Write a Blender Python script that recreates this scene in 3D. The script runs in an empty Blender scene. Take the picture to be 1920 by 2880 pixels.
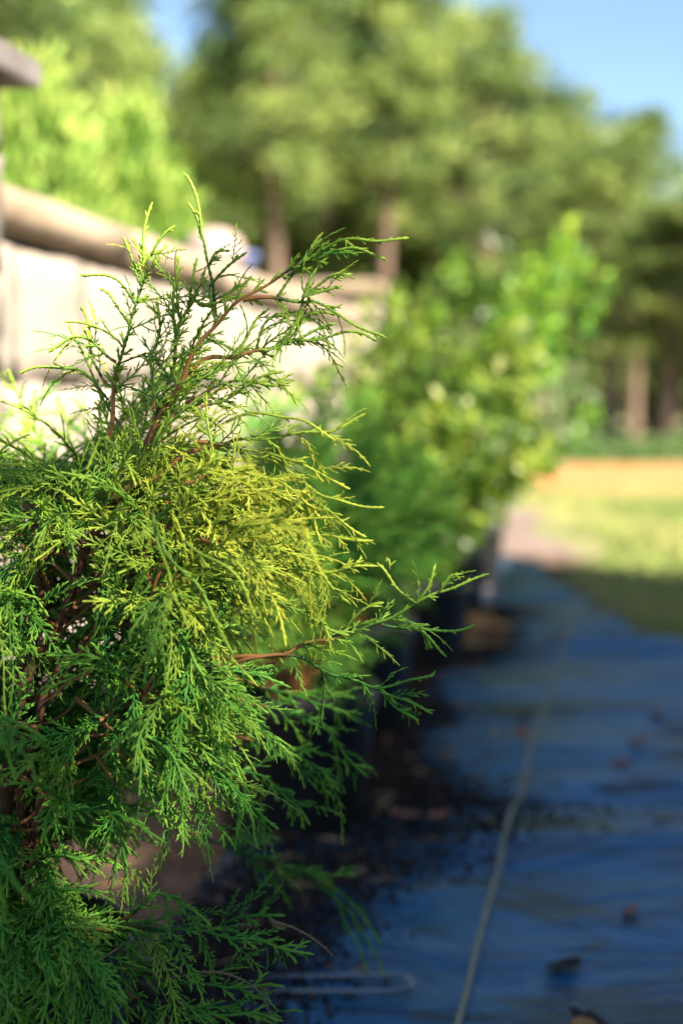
import bpy, math, random
import numpy as np
from mathutils import Vector, Matrix, noise as mnoise

# ------------------------------------------------------------------ camera, sky, sun, exposure
SC = bpy.context.scene
COL = SC.collection
R = math.radians
CAM_H = 0.80
PITCH = math.atan(310 / 4000)           # camera looks slightly down: horizon at 1130 of 2880
FOCUS = 1.27
cam_d = bpy.data.cameras.new('camera')
cam_d.sensor_fit = 'VERTICAL'; cam_d.sensor_height = 36.0; cam_d.sensor_width = 24.0
cam_d.lens = 50.0
cam_d.clip_start = 0.05; cam_d.clip_end = 3000
cam_d.dof.use_dof = True; cam_d.dof.focus_distance = FOCUS; cam_d.dof.aperture_fstop = 2.3
cam_d.dof.aperture_blades = 0
cam = bpy.data.objects.new('camera', cam_d); COL.objects.link(cam)
cam.location = (0, 0, CAM_H); cam.rotation_euler = (R(90) - PITCH, 0, 0)
SC.camera = cam

SUN_EL, SUN_AZ = 38.0, 46.0             # sun on the right, a little behind the camera
se, sa = R(SUN_EL), R(SUN_AZ)
SUN_DIR = Vector((math.cos(se) * math.sin(sa), -math.cos(se) * math.cos(sa), math.sin(se)))
world = bpy.data.worlds.new('World'); SC.world = world; world.use_nodes = True
wn = world.node_tree.nodes; wl = world.node_tree.links
sky = wn.new('ShaderNodeTexSky'); sky.sky_type = 'NISHITA'; sky.sun_disc = False
sky.sun_elevation = se; sky.sun_rotation = math.atan2(SUN_DIR.x, SUN_DIR.y)
sky.air_density = 1.0; sky.dust_density = 0.0; sky.ozone_density = 2.6
wl.new(sky.outputs[0], wn['Background'].inputs[0]); wn['Background'].inputs[1].default_value = 0.056
sun_d = bpy.data.lights.new('sun', 'SUN'); sun_d.energy = 5.0; sun_d.angle = R(0.55); sun_d.color = (1.0, 0.90, 0.76)
sun = bpy.data.objects.new('sun', sun_d); COL.objects.link(sun)
sun.location = (4, -9, 8); sun.rotation_euler = SUN_DIR.to_track_quat('Z', 'Y').to_euler()
SC.view_settings.view_transform = 'Standard'; SC.view_settings.look = 'None'
SC.view_settings.exposure = 2.05; SC.view_settings.gamma = 1.0
SC.render.engine = 'CYCLES'
SC.cycles.use_denoising = True
SC.cycles.denoiser = 'OPENIMAGEDENOISE'
SC.cycles.max_bounces = 6; SC.cycles.diffuse_bounces = 3; SC.cycles.glossy_bounces = 2
SC.cycles.transmission_bounces = 3; SC.cycles.transparent_max_bounces = 4
SC.cycles.sample_clamp_indirect = 4.0; SC.cycles.sample_clamp_direct = 12.0

rng = np.random.default_rng(7)
random.seed(7)

def at(sx, sy, D):
    """photo pixel (1920 x 2880) at forward distance D -> world point"""
    a = (sx - 960) / 4000; b = (1440 - sy) / 4000
    cp, sp = math.cos(PITCH), math.sin(PITCH)
    t = D / (cp + b * sp)
    return np.array([a * t, D, CAM_H + t * (b * cp - sp)])

def ground_at(sx, sy, z=.06):
    p, q = at(sx, sy, 1.0), np.array([0, 0, CAM_H])
    k = (CAM_H - z) / (CAM_H - p[2]); return p[0] * k, k

# ------------------------------------------------------------------ materials
def new_mat(name):
    m = bpy.data.materials.new(name); m.use_nodes = True
    nt = m.node_tree; b = nt.nodes['Principled BSDF']
    return m, nt, b

def node(nt, kind, **kw):
    n = nt.nodes.new(kind)
    for k, v in kw.items(): setattr(n, k, v)
    return n

def ramp(nt, fac, stops):
    r = node(nt, 'ShaderNodeValToRGB')
    el = r.color_ramp.elements
    while len(el) < len(stops): el.new(0.5)
    for e, (p, c) in zip(el, stops): e.position = p; e.color = (*c, 1)
    nt.links.new(fac, r.inputs[0]); return r.outputs[0]

def noise_tex(nt, scale, detail=4, rough=0.6, coord='Object', dist=0.0):
    tc = node(nt, 'ShaderNodeTexCoord'); n = node(nt, 'ShaderNodeTexNoise')
    n.inputs['Scale'].default_value = scale; n.inputs['Detail'].default_value = detail
    n.inputs['Roughness'].default_value = rough; n.inputs['Distortion'].default_value = dist
    nt.links.new(tc.outputs[coord], n.inputs['Vector']); return n.outputs[0]

def bump(nt, b, h, strength, dist=0.01):
    bp = node(nt, 'ShaderNodeBump'); bp.inputs['Strength'].default_value = strength; bp.inputs['Distance'].default_value = dist
    nt.links.new(h, bp.inputs['Height']); nt.links.new(bp.outputs[0], b.inputs['Normal'])

def simple_mat(name, stops, scale=8, rough=0.7, spec=0.4, bmp=0.3, bdist=0.004, detail=5):
    m, nt, b = new_mat(name)
    f = noise_tex(nt, scale, detail)
    nt.links.new(ramp(nt, f, stops), b.inputs['Base Color'])
    b.inputs['Roughness'].default_value = rough; b.inputs['Specular IOR Level'].default_value = spec
    if bmp: bump(nt, b, noise_tex(nt, scale * 4, 5), bmp, bdist)
    return m

def leaf_mat(name, stops, rough=0.5, spec=0.35, trans=0.35, tint=1.0):
    """foliage: the vertex attribute 'age' (0 new .. 1 old) picks the colour, thin leaves let light through"""
    m, nt, b = new_mat(name)
    at_ = node(nt, 'ShaderNodeAttribute'); at_.attribute_name = 'age'
    c = ramp(nt, at_.outputs['Fac'], stops)
    nt.links.new(c, b.inputs['Base Color'])
    b.inputs['Roughness'].default_value = rough; b.inputs['Specular IOR Level'].default_value = spec
    if trans:
        tr = node(nt, 'ShaderNodeBsdfTranslucent'); mx = node(nt, 'ShaderNodeMixShader')
        nt.links.new(c, tr.inputs[0]); mx.inputs[0].default_value = trans
        out = nt.nodes['Material Output']
        nt.links.new(b.outputs[0], mx.inputs[1]); nt.links.new(tr.outputs[0], mx.inputs[2])
        nt.links.new(mx.outputs[0], out.inputs['Surface'])
    return m

def juniper_mat():
    """scale-leaf twigs: 'age' 0 tip .. 1 old green .. 2 bark; 'gold' (mesh) plus object colour red (copies) = yellowness"""
    m, nt, b = new_mat('juniper_scale_leaf')
    L = nt.links.new
    a = node(nt, 'ShaderNodeAttribute'); a.attribute_name = 'age'
    g = node(nt, 'ShaderNodeAttribute'); g.attribute_name = 'gold'
    oi = node(nt, 'ShaderNodeObjectInfo'); sep = node(nt, 'ShaderNodeSeparateColor')
    L(oi.outputs['Color'], sep.inputs[0])
    gs = node(nt, 'ShaderNodeMath', operation='ADD', use_clamp=True); L(g.outputs['Fac'], gs.inputs[0]); L(sep.outputs[0], gs.inputs[1])
    half = node(nt, 'ShaderNodeMath', operation='MULTIPLY'); half.inputs[1].default_value = 0.5; L(a.outputs['Fac'], half.inputs[0])
    nz = noise_tex(nt, 60, 3)
    nzs = node(nt, 'ShaderNodeMath', operation='MULTIPLY_ADD'); nzs.inputs[1].default_value = 0.22; nzs.inputs[2].default_value = -0.11; L(nz, nzs.inputs[0])
    ad = node(nt, 'ShaderNodeMath', operation='ADD'); L(half.outputs[0], ad.inputs[0]); L(nzs.outputs[0], ad.inputs[1])
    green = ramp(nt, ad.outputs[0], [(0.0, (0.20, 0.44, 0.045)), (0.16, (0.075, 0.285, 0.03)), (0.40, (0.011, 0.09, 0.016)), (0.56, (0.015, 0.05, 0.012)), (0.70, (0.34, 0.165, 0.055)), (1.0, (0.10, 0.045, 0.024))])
    gold = ramp(nt, ad.outputs[0], [(0.0, (0.72, 0.70, 0.07)), (0.20, (0.48, 0.53, 0.04)), (0.45, (0.15, 0.25, 0.02)), (0.56, (0.12, 0.12, 0.025)), (0.70, (0.36, 0.175, 0.055)), (1.0, (0.10, 0.045, 0.024))])
    mx = node(nt, 'ShaderNodeMix', data_type='RGBA'); L(gs.outputs[0], mx.inputs[0]); L(green, mx.inputs[6]); L(gold, mx.inputs[7])
    L(mx.outputs[2], b.inputs['Base Color'])
    b.inputs['Roughness'].default_value = 0.55; b.inputs['Specular IOR Level'].default_value = 0.3
    tr = node(nt, 'ShaderNodeBsdfTranslucent'); ms = node(nt, 'ShaderNodeMixShader'); ms.inputs[0].default_value = 0.18
    L(mx.outputs[2], tr.inputs[0]); L(b.outputs[0], ms.inputs[1]); L(tr.outputs[0], ms.inputs[2])
    L(ms.outputs[0], nt.nodes['Material Output'].inputs['Surface'])
    return m

M = {}
M['juniper'] = juniper_mat()
M['bark'] = simple_mat('reddish_bark', [(0.3, (0.05, 0.022, 0.014)), (0.55, (0.11, 0.05, 0.028)), (0.75, (0.20, 0.11, 0.065))], 40, 0.9, 0.2, 0.6, 0.002)
M['dead'] = simple_mat('dead_twig', [(0.3, (0.16, 0.09, 0.055)), (0.7, (0.30, 0.20, 0.14))], 80, 0.9, 0.2, 0)
M['pot'] = simple_mat('black_plastic', [(0.3, (0.012, 0.012, 0.013)), (0.7, (0.024, 0.022, 0.022))], 14, 0.42, 0.45, 0.08, 0.002)
M['soil'] = simple_mat('potting_soil', [(0.3, (0.02, 0.013, 0.009)), (0.6, (0.06, 0.038, 0.025)), (0.8, (0.13, 0.09, 0.06))], 60, 0.95, 0.2, 0.8, 0.01)
M['stone'] = simple_mat('cream_stone', [(0.25, (0.225, 0.175, 0.135)), (0.5, (0.315, 0.265, 0.215)), (0.75, (0.40, 0.355, 0.30))], 4, 0.9, 0.2, 0.6, 0.012)
M['mortar'] = simple_mat('grey_mortar', [(0.3, (0.27, 0.225, 0.18)), (0.7, (0.35, 0.30, 0.25))], 30, 0.95, 0.2, 0.4)
M['coping'] = simple_mat('tan_coping_stone', [(0.25, (0.22, 0.16, 0.105)), (0.5, (0.32, 0.24, 0.165)), (0.8, (0.42, 0.335, 0.245))], 6, 0.75, 0.35, 0.35, 0.006)
M['cap'] = simple_mat('weathered_grey_cap', [(0.25, (0.10, 0.085, 0.08)), (0.6, (0.16, 0.14, 0.13)), (0.8, (0.23, 0.205, 0.195))], 7, 0.7, 0.35, 0.4, 0.006)
M['pebble'] = simple_mat('pinkish_cobble', [(0.3, (0.34, 0.23, 0.19)), (0.7, (0.46, 0.34, 0.29))], 12, 0.6, 0.35, 0.2)
M['blue_plastic'] = simple_mat('blue_plastic', [(0.3, (0.16, 0.22, 0.52)), (0.7, (0.22, 0.29, 0.60))], 12, 0.45, 0.5, 0)
M['twine'] = simple_mat('tan_marker_thread', [(0.3, (0.22, 0.21, 0.13)), (0.7, (0.34, 0.31, 0.20))], 40, 0.8, 0.3, 0)
M['tube'] = simple_mat('irrigation_tube', [(0.3, (0.14, 0.155, 0.185)), (0.7, (0.19, 0.205, 0.24))], 30, 0.25, 0.6, 0)
M['pine_bark'] = simple_mat('pine_bark', [(0.3, (0.10, 0.065, 0.045)), (0.55, (0.20, 0.135, 0.10)), (0.8, (0.30, 0.215, 0.165))], 5, 0.95, 0.2, 0.7, 0.03)
M['shrub_bark'] = simple_mat('shrub_bark', [(0.3, (0.11, 0.08, 0.05)), (0.7, (0.27, 0.20, 0.13))], 40, 0.9, 0.2, 0.3)
M['siding'] = simple_mat('grey_board_siding', [(0.3, (0.26, 0.26, 0.25)), (0.7, (0.36, 0.355, 0.34))], 4, 0.8, 0.3, 0.2)
M['roofing'] = simple_mat('dark_roofing', [(0.3, (0.05, 0.05, 0.052)), (0.7, (0.09, 0.088, 0.085))], 5, 0.85, 0.3, 0.3)
M['leaf_red'] = simple_mat('dry_red_brown_leaf', [(0.3, (0.20, 0.055, 0.035)), (0.7, (0.34, 0.12, 0.07))], 30, 0.7, 0.3, 0)
M['leaf_tan'] = simple_mat('dry_tan_leaf', [(0.3, (0.15, 0.09, 0.05)), (0.7, (0.26, 0.17, 0.10))], 30, 0.7, 0.3, 0)
M['leaf_dark'] = simple_mat('dark_rotten_leaf', [(0.3, (0.02, 0.012, 0.009)), (0.7, (0.05, 0.032, 0.02))], 30, 0.8, 0.3, 0)
M['straw'] = leaf_mat('pine_straw', [(0.0, (0.62, 0.40, 0.20)), (0.5, (0.44, 0.26, 0.12)), (1.0, (0.24, 0.13, 0.06))], 0.8, 0.2, 0)
M['grass'] = leaf_mat('lawn_blade', [(0.0, (0.44, 0.40, 0.15)), (0.35, (0.26, 0.32, 0.075)), (1.0, (0.06, 0.14, 0.025))], 0.6, 0.3, 0.25)
M['needles'] = leaf_mat('pine_needles', [(0.0, (0.34, 0.41, 0.105)), (0.4, (0.19, 0.27, 0.06)), (0.75, (0.065, 0.12, 0.03)), (1.0, (0.022, 0.05, 0.015))], 0.55, 0.3, 0.15)
M['needles_far'] = leaf_mat('woodland_leaf', [(0.0, (0.16, 0.20, 0.045)), (0.5, (0.08, 0.115, 0.028)), (1.0, (0.03, 0.05, 0.014))], 0.7, 0.2, 0.15)
M['arbor'] = leaf_mat('arborvitae_spray', [(0.0, (0.50, 0.56, 0.13)), (0.45, (0.24, 0.40, 0.06)), (1.0, (0.045, 0.17, 0.025))], 0.55, 0.3, 0.3)
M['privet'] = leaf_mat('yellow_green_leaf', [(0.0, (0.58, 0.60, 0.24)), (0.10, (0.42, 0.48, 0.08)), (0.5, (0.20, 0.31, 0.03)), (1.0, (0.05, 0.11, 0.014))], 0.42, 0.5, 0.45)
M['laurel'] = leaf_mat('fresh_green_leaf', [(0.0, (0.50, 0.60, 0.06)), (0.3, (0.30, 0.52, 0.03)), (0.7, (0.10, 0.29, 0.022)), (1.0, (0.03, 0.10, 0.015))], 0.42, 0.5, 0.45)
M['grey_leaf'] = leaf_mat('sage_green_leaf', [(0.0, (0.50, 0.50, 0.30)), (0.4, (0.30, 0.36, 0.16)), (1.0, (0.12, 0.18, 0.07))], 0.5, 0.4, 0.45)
M['weed'] = leaf_mat('low_weed_leaf', [(0.0, (0.20, 0.30, 0.08)), (0.5, (0.10, 0.19, 0.045)), (1.0, (0.035, 0.085, 0.02))], 0.5, 0.4, 0.3)

def ground_mat():
    m, nt, b = new_mat('grass_ground'); L = nt.links.new
    n1 = noise_tex(nt, 0.55, 4); n2 = noise_tex(nt, 6.0, 6, 0.7)
    c1 = ramp(nt, n2, [(0.3, (0.075, 0.11, 0.03)), (0.5, (0.15, 0.175, 0.05)), (0.72, (0.27, 0.235, 0.095))])
    c2 = ramp(nt, n2, [(0.3, (0.16, 0.155, 0.06)), (0.55, (0.30, 0.25, 0.11)), (0.75, (0.40, 0.32, 0.17))])
    mx = node(nt, 'ShaderNodeMix', data_type='RGBA'); L(ramp(nt, n1, [(0.42, (0, 0, 0)), (0.6, (1, 1, 1))]), mx.inputs[0]); L(c1, mx.inputs[6]); L(c2, mx.inputs[7])
    L(mx.outputs[2], b.inputs['Base Color']); b.inputs['Roughness'].default_value = 0.95
    bump(nt, b, noise_tex(nt, 25, 5), 0.6, 0.03); return m
M['ground'] = ground_mat()
M['dirt'] = simple_mat('orange_sandy_dirt', [(0.3, (0.34, 0.165, 0.055)), (0.55, (0.44, 0.225, 0.085)), (0.8, (0.50, 0.285, 0.13))], 2.5, 0.95, 0.1, 0.5, 0.02)
M['path'] = simple_mat('pinkish_gravel', [(0.3, (0.17, 0.12, 0.10)), (0.55, (0.26, 0.19, 0.16)), (0.8, (0.36, 0.28, 0.24))], 14, 0.95, 0.1, 0.7, 0.02)
M['bed'] = simple_mat('tan_sandy_soil', [(0.3, (0.075, 0.047, 0.032)), (0.55, (0.15, 0.10, 0.068)), (0.8, (0.26, 0.185, 0.13))], 12, 0.95, 0.15, 0.8, 0.02)

M['painted_shade'] = leaf_mat('painted_shade_crumb', [(0.0, (0.12, 0.075, 0.05)), (0.25, (0.035, 0.024, 0.019)), (1.0, (0.010, 0.008, 0.007))], 0.85, 0.2, 0)  # dark flake colours that paint the shrubs' shade onto the fabric
def fabric_mat():
    """woven black polypropylene ground cover: fine weave in the bump, dusty in patches"""
    m, nt, b = new_mat('black_woven_fabric'); L = nt.links.new
    tc0 = node(nt, 'ShaderNodeTexCoord'); mp = node(nt, 'ShaderNodeMapping'); mp.inputs['Scale'].default_value = (1.0, 2.6, 1.0); L(tc0.outputs['Object'], mp.inputs[0])
    nn = node(nt, 'ShaderNodeTexNoise'); nn.inputs['Scale'].default_value = 2.0; nn.inputs['Detail'].default_value = 7; nn.inputs['Roughness'].default_value = .62; nn.inputs['Distortion'].default_value = .5
    L(mp.outputs[0], nn.inputs['Vector']); n = nn.outputs[0]
    c = ramp(nt, n, [(0.40, (0.001, 0.008, 0.018)), (0.50, (0.005, 0.100, 0.215)), (0.58, (0.003, 0.055, 0.125)), (0.68, (0.024, 0.022, 0.026)), (0.80, (0.07, 0.05, 0.042))])  # blue streaks put the reflected sky into the colour; brown is dust
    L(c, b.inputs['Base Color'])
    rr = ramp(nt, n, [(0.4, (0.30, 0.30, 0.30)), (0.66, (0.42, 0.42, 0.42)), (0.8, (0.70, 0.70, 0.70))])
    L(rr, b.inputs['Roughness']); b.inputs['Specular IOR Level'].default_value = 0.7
    tc = node(nt, 'ShaderNodeTexCoord'); w1 = node(nt, 'ShaderNodeTexWave'); w1.inputs['Scale'].default_value = 130; w2 = node(nt, 'ShaderNodeTexWave'); w2.bands_direction = 'Y'; w2.inputs['Scale'].default_value = 130
    L(tc.outputs['Object'], w1.inputs[0]); L(tc.outputs['Object'], w2.inputs[0])
    ad = node(nt, 'ShaderNodeMath', operation='ADD'); L(w1.outputs['Fac'], ad.inputs[0]); L(w2.outputs['Fac'], ad.inputs[1])
    mp2 = node(nt, 'ShaderNodeMapping'); mp2.inputs['Scale'].default_value = (1.6, 5.0, 1.0); L(tc.outputs['Object'], mp2.inputs[0])
    n2 = node(nt, 'ShaderNodeTexNoise'); n2.inputs['Scale'].default_value = 1.6; n2.inputs['Detail'].default_value = 7; n2.inputs['Distortion'].default_value = .8; L(mp2.outputs[0], n2.inputs['Vector'])
    b1 = node(nt, 'ShaderNodeBump'); b1.inputs['Strength'].default_value = .9; b1.inputs['Distance'].default_value = .05; L(n2.outputs[0], b1.inputs['Height'])
    b2 = node(nt, 'ShaderNodeBump'); b2.inputs['Strength'].default_value = .12; b2.inputs['Distance'].default_value = .001; L(ad.outputs[0], b2.inputs['Height']); L(b1.outputs[0], b2.inputs['Normal'])
    L(b2.outputs[0], b.inputs['Normal']); return m
M['fabric'] = fabric_mat()

# ------------------------------------------------------------------ mesh helpers
def mesh_from(name, V, F, attrs=None, smooth=True):
    """V (n,3), F (m,4) quads or (m,3) triangles as arrays"""
    V = np.ascontiguousarray(V, dtype=np.float32); F = np.ascontiguousarray(F, dtype=np.int32)
    me = bpy.data.meshes.new(name); k = F.shape[1]
    me.vertices.add(len(V)); me.vertices.foreach_set('co', V.ravel())
    me.loops.add(F.size); me.loops.foreach_set('vertex_index', F.ravel())
    me.polygons.add(len(F)); me.polygons.foreach_set('loop_start', np.arange(0, F.size, k, dtype=np.int32))
    me.polygons.foreach_set('loop_total', np.full(len(F), k, dtype=np.int32))
    me.polygons.foreach_set('use_smooth', np.full(len(F), smooth, dtype=bool))
    for an, av in (attrs or {}).items():
        a = me.attributes.new(an, 'FLOAT', 'POINT'); a.data.foreach_set('value', np.ascontiguousarray(av, dtype=np.float32))
    me.update(calc_edges=True); me.validate(); return me

def link(name, me, mat=None, parent=None, loc=None):
    o = bpy.data.objects.new(name, me); COL.objects.link(o)
    if mat is not None and me is not None and not me.materials: me.materials.append(mat)
    if parent is not None: o.parent = parent
    if loc is not None: o.location = loc
    return o

def tag(o, label=None, cat=None, group=None, kind=None):
    if label: o['label'] = label
    if cat: o['category'] = cat
    if group: o['group'] = group
    if kind: o['kind'] = kind
    return o

def empty(name, loc, label, cat, group=None, rz=0.0):
    o = bpy.data.objects.new(name, None); COL.objects.link(o)
    o.location = loc; o.rotation_euler.z = rz; o.empty_display_size = 0.1
    return tag(o, label, cat, group)

def lathe(profile, n=32):
    """profile [(r,z)..] -> V,F quads"""
    V, F = [], []
    for (r, z) in profile:
        for k in range(n):
            a = 2 * math.pi * k / n; V.append((r * math.cos(a), r * math.sin(a), z))
    for i in range(len(profile) - 1):
        for k in range(n):
            F.append((i * n + k, i * n + (k + 1) % n, (i + 1) * n + (k + 1) % n, (i + 1) * n + k))
    return np.array(V), np.array(F)

class Tubes:
    def __init__(s): s.V = []; s.F = []; s.A = []; s.n = 0
    def add(s, P, r, age, k=4):
        P = np.asarray(P, float); n = len(P)
        T = np.empty_like(P); T[1:-1] = P[2:] - P[:-2]; T[0] = P[1] - P[0]; T[-1] = P[-1] - P[-2]
        T /= np.linalg.norm(T, axis=1)[:, None] + 1e-12
        ref = np.array([0.31, 0.17, 0.93]) if abs(T[0][2]) < 0.8 else np.array([0.94, 0.2, 0.1])
        U = np.cross(T, ref); U /= np.linalg.norm(U, axis=1)[:, None] + 1e-12
        W = np.cross(T, U)
        ang = np.arange(k) * 2 * math.pi / k
        r = np.broadcast_to(np.asarray(r, float), (n,)); age = np.broadcast_to(np.asarray(age, float), (n,))
        V = P[:, None, :] + r[:, None, None] * (np.cos(ang)[None, :, None] * U[:, None, :] + np.sin(ang)[None, :, None] * W[:, None, :])
        i = np.arange(n - 1)[:, None] * k; j = np.arange(k)[None, :]; j2 = (j + 1) % k
        F = np.stack([i + j, i + j2, i + k + j2, i + k + j], -1).reshape(-1, 4) + s.n
        s.V.append(V.reshape(-1, 3)); s.F.append(F); s.A.append(np.repeat(age, k)); s.n += n * k
    def arrays(s): return np.concatenate(s.V), np.concatenate(s.F), np.concatenate(s.A)

def spline(P, step):
    """Catmull-Rom through P, resampled at about step"""
    P = np.asarray(P, float)
    Q = np.vstack([2 * P[0] - P[1], P, 2 * P[-1] - P[-2]]); out = []
    for i in range(1, len(Q) - 2):
        p0, p1, p2, p3 = Q[i - 1], Q[i], Q[i + 1], Q[i + 2]
        m = max(4, int(np.linalg.norm(p2 - p1) / step * 2))
        t = np.linspace(0, 1, m, endpoint=False)[:, None]
        out.append(0.5 * (2 * p1 + (p2 - p0) * t + (2 * p0 - 5 * p1 + 4 * p2 - p3) * t ** 2 + (3 * p1 - p0 - 3 * p2 + p3) * t ** 3))
    C = np.vstack(out + [P[-1:]])
    d = np.r_[0, np.cumsum(np.linalg.norm(np.diff(C, axis=0), axis=1))]
    n = max(3, int(d[-1] / step) + 1); s = np.linspace(0, d[-1], n)
    return np.stack([np.interp(s, d, C[:, c]) for c in range(3)], 1), s

def unit(v): return v / (np.linalg.norm(v) + 1e-12)

# ------------------------------------------------------------------ juniper twigs and sprays
def scaly(n, r0, r1, amp=0.20):
    r = np.linspace(r0, r1, n); r = r * (1 + amp * np.where(np.arange(n) % 2 == 0, 1, -1)); r[-1] *= 0.45
    return r

def twiglet(tb, p, d, L, r, a0, a1, lod, g, bend):
    n = 3 if lod else max(3, int(L / 0.0024) + 1)
    t = np.linspace(0, 1, n)[:, None]
    P = p + d * (t * L) + bend * (t ** 2 * L)
    tb.add(P, scaly(n, r, r * 0.72, 0.0 if lod else 0.2), np.linspace(a0, a1, n), 3 if lod else 4)

def side_twig(tb, p, d, nrm, fwd, L, lod, g, a_base, a_tip):
    """one side shoot with its own row of little stubs"""
    step = 0.005 if lod else 0.0024
    n = max(3, int(L / step) + 1); t = np.linspace(0, 1, n)[:, None]
    lat = unit(np.cross(nrm, d)); curve = fwd * 0.22 + np.array([0, 0, -0.10]) + nrm * g.normal(0, .1)
    P = p + d * (t * L) + curve * (t ** 2 * L)
    tb.add(P, scaly(n, 0.00118, 0.00098, 0 if lod else 0.2), np.linspace(a_base, a_tip, n), 3 if lod else 4)
    if L < 0.009: return
    sgn = 1; s = 0.004 + g.random() * .002
    while s < L * 0.93:
        f = s / L; q = P[min(n - 1, int(f * (n - 1)))]
        tl = (0.0035 + 0.0075 * (1 - f) * g.random() ** .6) * (1.0 + 0.6 * (L > 0.03))
        dd = unit(d * 0.80 + lat * sgn * 0.60 + curve * f + nrm * g.normal(0, .22))
        twiglet(tb, q, dd, tl, 0.00114, a_base + (a_tip - a_base) * f, a_tip - 0.05, lod, g, d * 0.18)
        sgn = -sgn; s += (0.0034 + 0.0016 * g.random()) * (1.7 if lod else 1)

def make_spray(seed, L, lod=False, width=0.30, whip=0.15, droop=0.25):
    """flattened plume along +X in the XY plane"""
    g = np.random.default_rng(seed); tb = Tubes()
    step = 0.005 if lod else 0.0024
    n = int(L / step) + 1; t = np.linspace(0, 1, n)
    wv = g.normal(0, .03)
    P = np.stack([t * L, L * (wv * np.sin(t * 3.2) + .02 * np.sin(t * 7 + seed)), -droop * L * t ** 2.1], 1)
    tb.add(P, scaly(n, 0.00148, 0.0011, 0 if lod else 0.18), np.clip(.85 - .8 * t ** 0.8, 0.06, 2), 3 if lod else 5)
    sgn = 1; s = 0.008
    while s < L * (1 - 0.25 * whip):
        f = s / L; i = min(n - 2, int(f * (n - 1)))
        T = unit(P[i + 1] - P[i]); ang = R(g.uniform(30, 50))
        nrm = unit(np.array([g.normal(0, .25), g.normal(0, .25), 1.0])); lat = unit(np.cross(nrm, T))
        d = unit(T * math.cos(ang) + lat * sgn * math.sin(ang) + nrm * g.normal(0, .15))
        prof = min(1, .35 + f * 3.0) * (1 - f) ** .75
        ls = max(0.005, L * width * prof * g.uniform(.55, 1.25))
        if f > 1 - whip: ls = g.uniform(.003, .008)
        side_twig(tb, P[i], d, nrm, T, ls, lod, g, 0.75 - 0.55 * f, 0.10 * g.random())
        sgn = -sgn; s += g.uniform(.0045, .0075) * (1.5 if lod else 1)
    return tb.arrays()

SPRAY_SPECS = [(0.055, .34, .10, .18), (0.075, .32, .15, .30), (0.095, .30, .25, .25), (0.115, .28, .20, .35), (0.085, .40, .10, .12), (0.125, .22, .35, .40), (0.065, .26, .30, .30), (0.10, .34, .12, .45)]
SPRAY_HI, SPRAY_LO = [], []
for i, (L_, w_, wh_, dr_) in enumerate(SPRAY_SPECS):
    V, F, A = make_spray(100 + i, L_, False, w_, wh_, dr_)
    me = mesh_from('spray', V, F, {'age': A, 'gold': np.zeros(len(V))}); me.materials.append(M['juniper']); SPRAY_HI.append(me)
    SPRAY_LO.append(make_spray(100 + i, L_, True, w_, wh_, dr_))

def frame_from(xdir, roll_ref):
    x = unit(xdir); z = roll_ref - x * np.dot(roll_ref, x); z = unit(z); y = np.cross(z, x)
    return np.stack([x, y, z], 1)

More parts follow.
